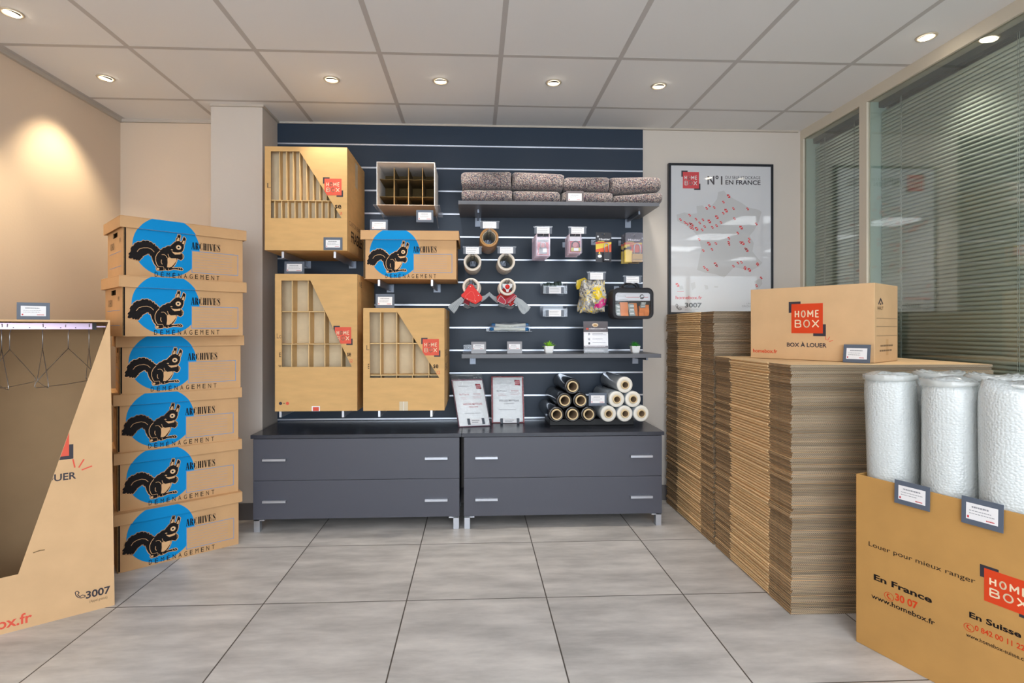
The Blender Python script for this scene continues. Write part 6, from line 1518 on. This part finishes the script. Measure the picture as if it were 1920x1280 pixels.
cover_pack(o2, (1, 0, 0), 0.305, 0.210, 0.30, 'upright mattress cover pack with red border, right of two on the cabinet', 2)

# ------------------------------------------------------------------ film rolls on their riser
RIS = mat('riser_black', (16, 17, 20), 0.5); BFILM = mat('black_stretch_film', (22, 22, 25), 0.18, coat=0.5, bump=0.15, bscale=14, stretch=(6, 0.6, 6)); WFILM = mat('clear_stretch_film', (196, 204, 210), 0.14, coat=0.6, bump=0.1, bscale=14, stretch=(6, 0.6, 6)); WEND = mat('film_end_white', (236, 232, 222), 0.4); RCORE = mat('roll_core_card', (224, 200, 158), 0.8); RCOREIN = mat('roll_core_inside_shade', (120, 98, 74), 0.9)  # core inside is darkened, shade of the bore put into its colour
yfr = 3.20; yback = YS-0.006; LR = yback-yfr-0.004
def make_film(Rr, mf, mend, label):
    t = thing('stretch_film_roll', label, 'film roll', (0, 0, 0)); M = Matrix.Rotation(-math.pi/2, 4, 'X'); c, cw = (0.0250, 0.0075) if mf is BFILM else (0.0178, 0.0068)
    MB().lathe([(c+cw+0.0005, 0.010), (Rr-0.004, 0.010), (Rr-0.001, 0.013), (Rr, 0.02), (Rr, LR-0.015), (Rr-0.002, LR-0.011), (c+cw+0.0005, LR-0.011)], M, mf, 44, True).build('film', t)
    if mend is not mf: MB().lathe([(c+cw+0.0006, 0.0088), (Rr-0.004, 0.0088), (Rr-0.0014, 0.0115), (Rr-0.002, 0.0125), (c+cw+0.0006, 0.0098)], M, mend, 44, True).build('end_face', t)
    k = MB().lathe([(c+0.0004, 0.0), (c+cw-0.0004, 0.0), (c+cw, 0.0006), (c+cw, LR-0.001), (c+0.0004, LR)], M, RCORE, 36, True); k.lathe([(c, 0.002), (c+0.0003, 0.002), (c+0.0003, LR-0.002), (c, LR-0.002)], M, RCOREIN, 36, True); k.build('core', t)
    MB().lathe([(c-0.0003, 0.006), (c-0.0002, LR*0.7), (0.001, LR*0.7)], M, RCOREIN, 30).build('core_inside', t) if False else None
    return t
Rb = 0.0478; Rw = 0.0496
kb = 1008.03/3.205
def at_(u, v): p = PY(u, v, yfr); return p
blk = [(1040, 776.3, 'bottom row, left'), (1074.2, 777.0, 'bottom row, middle'), (1107.2, 777.6, 'bottom row, right'), (1058.3, 752.3, 'middle row, left'), (1092, 752.4, 'middle row, right'), (1075.6, 726.8, 'on top of the pile')]
wht = [(1139, 778.5, 'bottom row, left'), (1172.6, 778.5, 'bottom row, middle'), (1204, 777.5, 'bottom row, right'), (1155, 752, 'middle row, left'), (1188, 751.2, 'middle row, right'), (1173, 725.6, 'on top of the pile')]
bot_b = at_(1074, 777.0).z-Rb
zr = bot_b-0.0006
t = thing('display_riser', 'low black riser under the film rolls on the cabinet top', 'riser', (0.75, 3.4, ZTOP))
xa, xb = at_(1040, 776).x-0.03, at_(1204, 776).x+0.01
MB().box((xa+0.02, 3.34, ZTOP+0.0004), (xb-0.02, YS-0.006, zr-0.0005), RIS).build('block', t, bevel=0.002)
def pyramid(lst, Rr, mf, mend, colour, x0):
    proto = None; st = 2*Rr+0.0012; h = st*math.sqrt(3)/2
    pos = {'bottom row, left': (0, 0), 'bottom row, middle': (1, 0), 'bottom row, right': (2, 0), 'middle row, left': (.5, 1), 'middle row, right': (1.5, 1), 'on top of the pile': (1, 2)}
    for (u, v, w_) in lst:
        i, j = pos[w_]; p = Vector((x0+st*i, yfr, zr+Rr+0.0006+h*j))
        lab = '%s stretch film roll, %s of its pyramid of six' % (colour, w_)
        if proto is None: proto = make_film(Rr, mf, mend, lab); proto.location = p; proto.rotation_euler = (0, 0, 0.05)
        else: place(proto, p, 0.05, lab)
xb0 = at_(1074.2, 777).x-(2*Rb+0.0012)
pyramid(blk, Rb, BFILM, BFILM, 'black', xb0)
xw0 = max(at_(1172.6, 778).x-(2*Rw+0.0012), xb0+2*(2*Rb+0.0012)+Rb+Rw+0.002)
pyramid(wht, Rw, WFILM, WEND, 'clear whitish', xw0)
f = frY(3.19); a = f.uv(1104, 760.5); b = f.uv(1137.5, 736)
card_px(1104, 736, 1137.5, 760.5, 3.194, 'grey price card between the black and the clear film rolls', 0.0, 111)
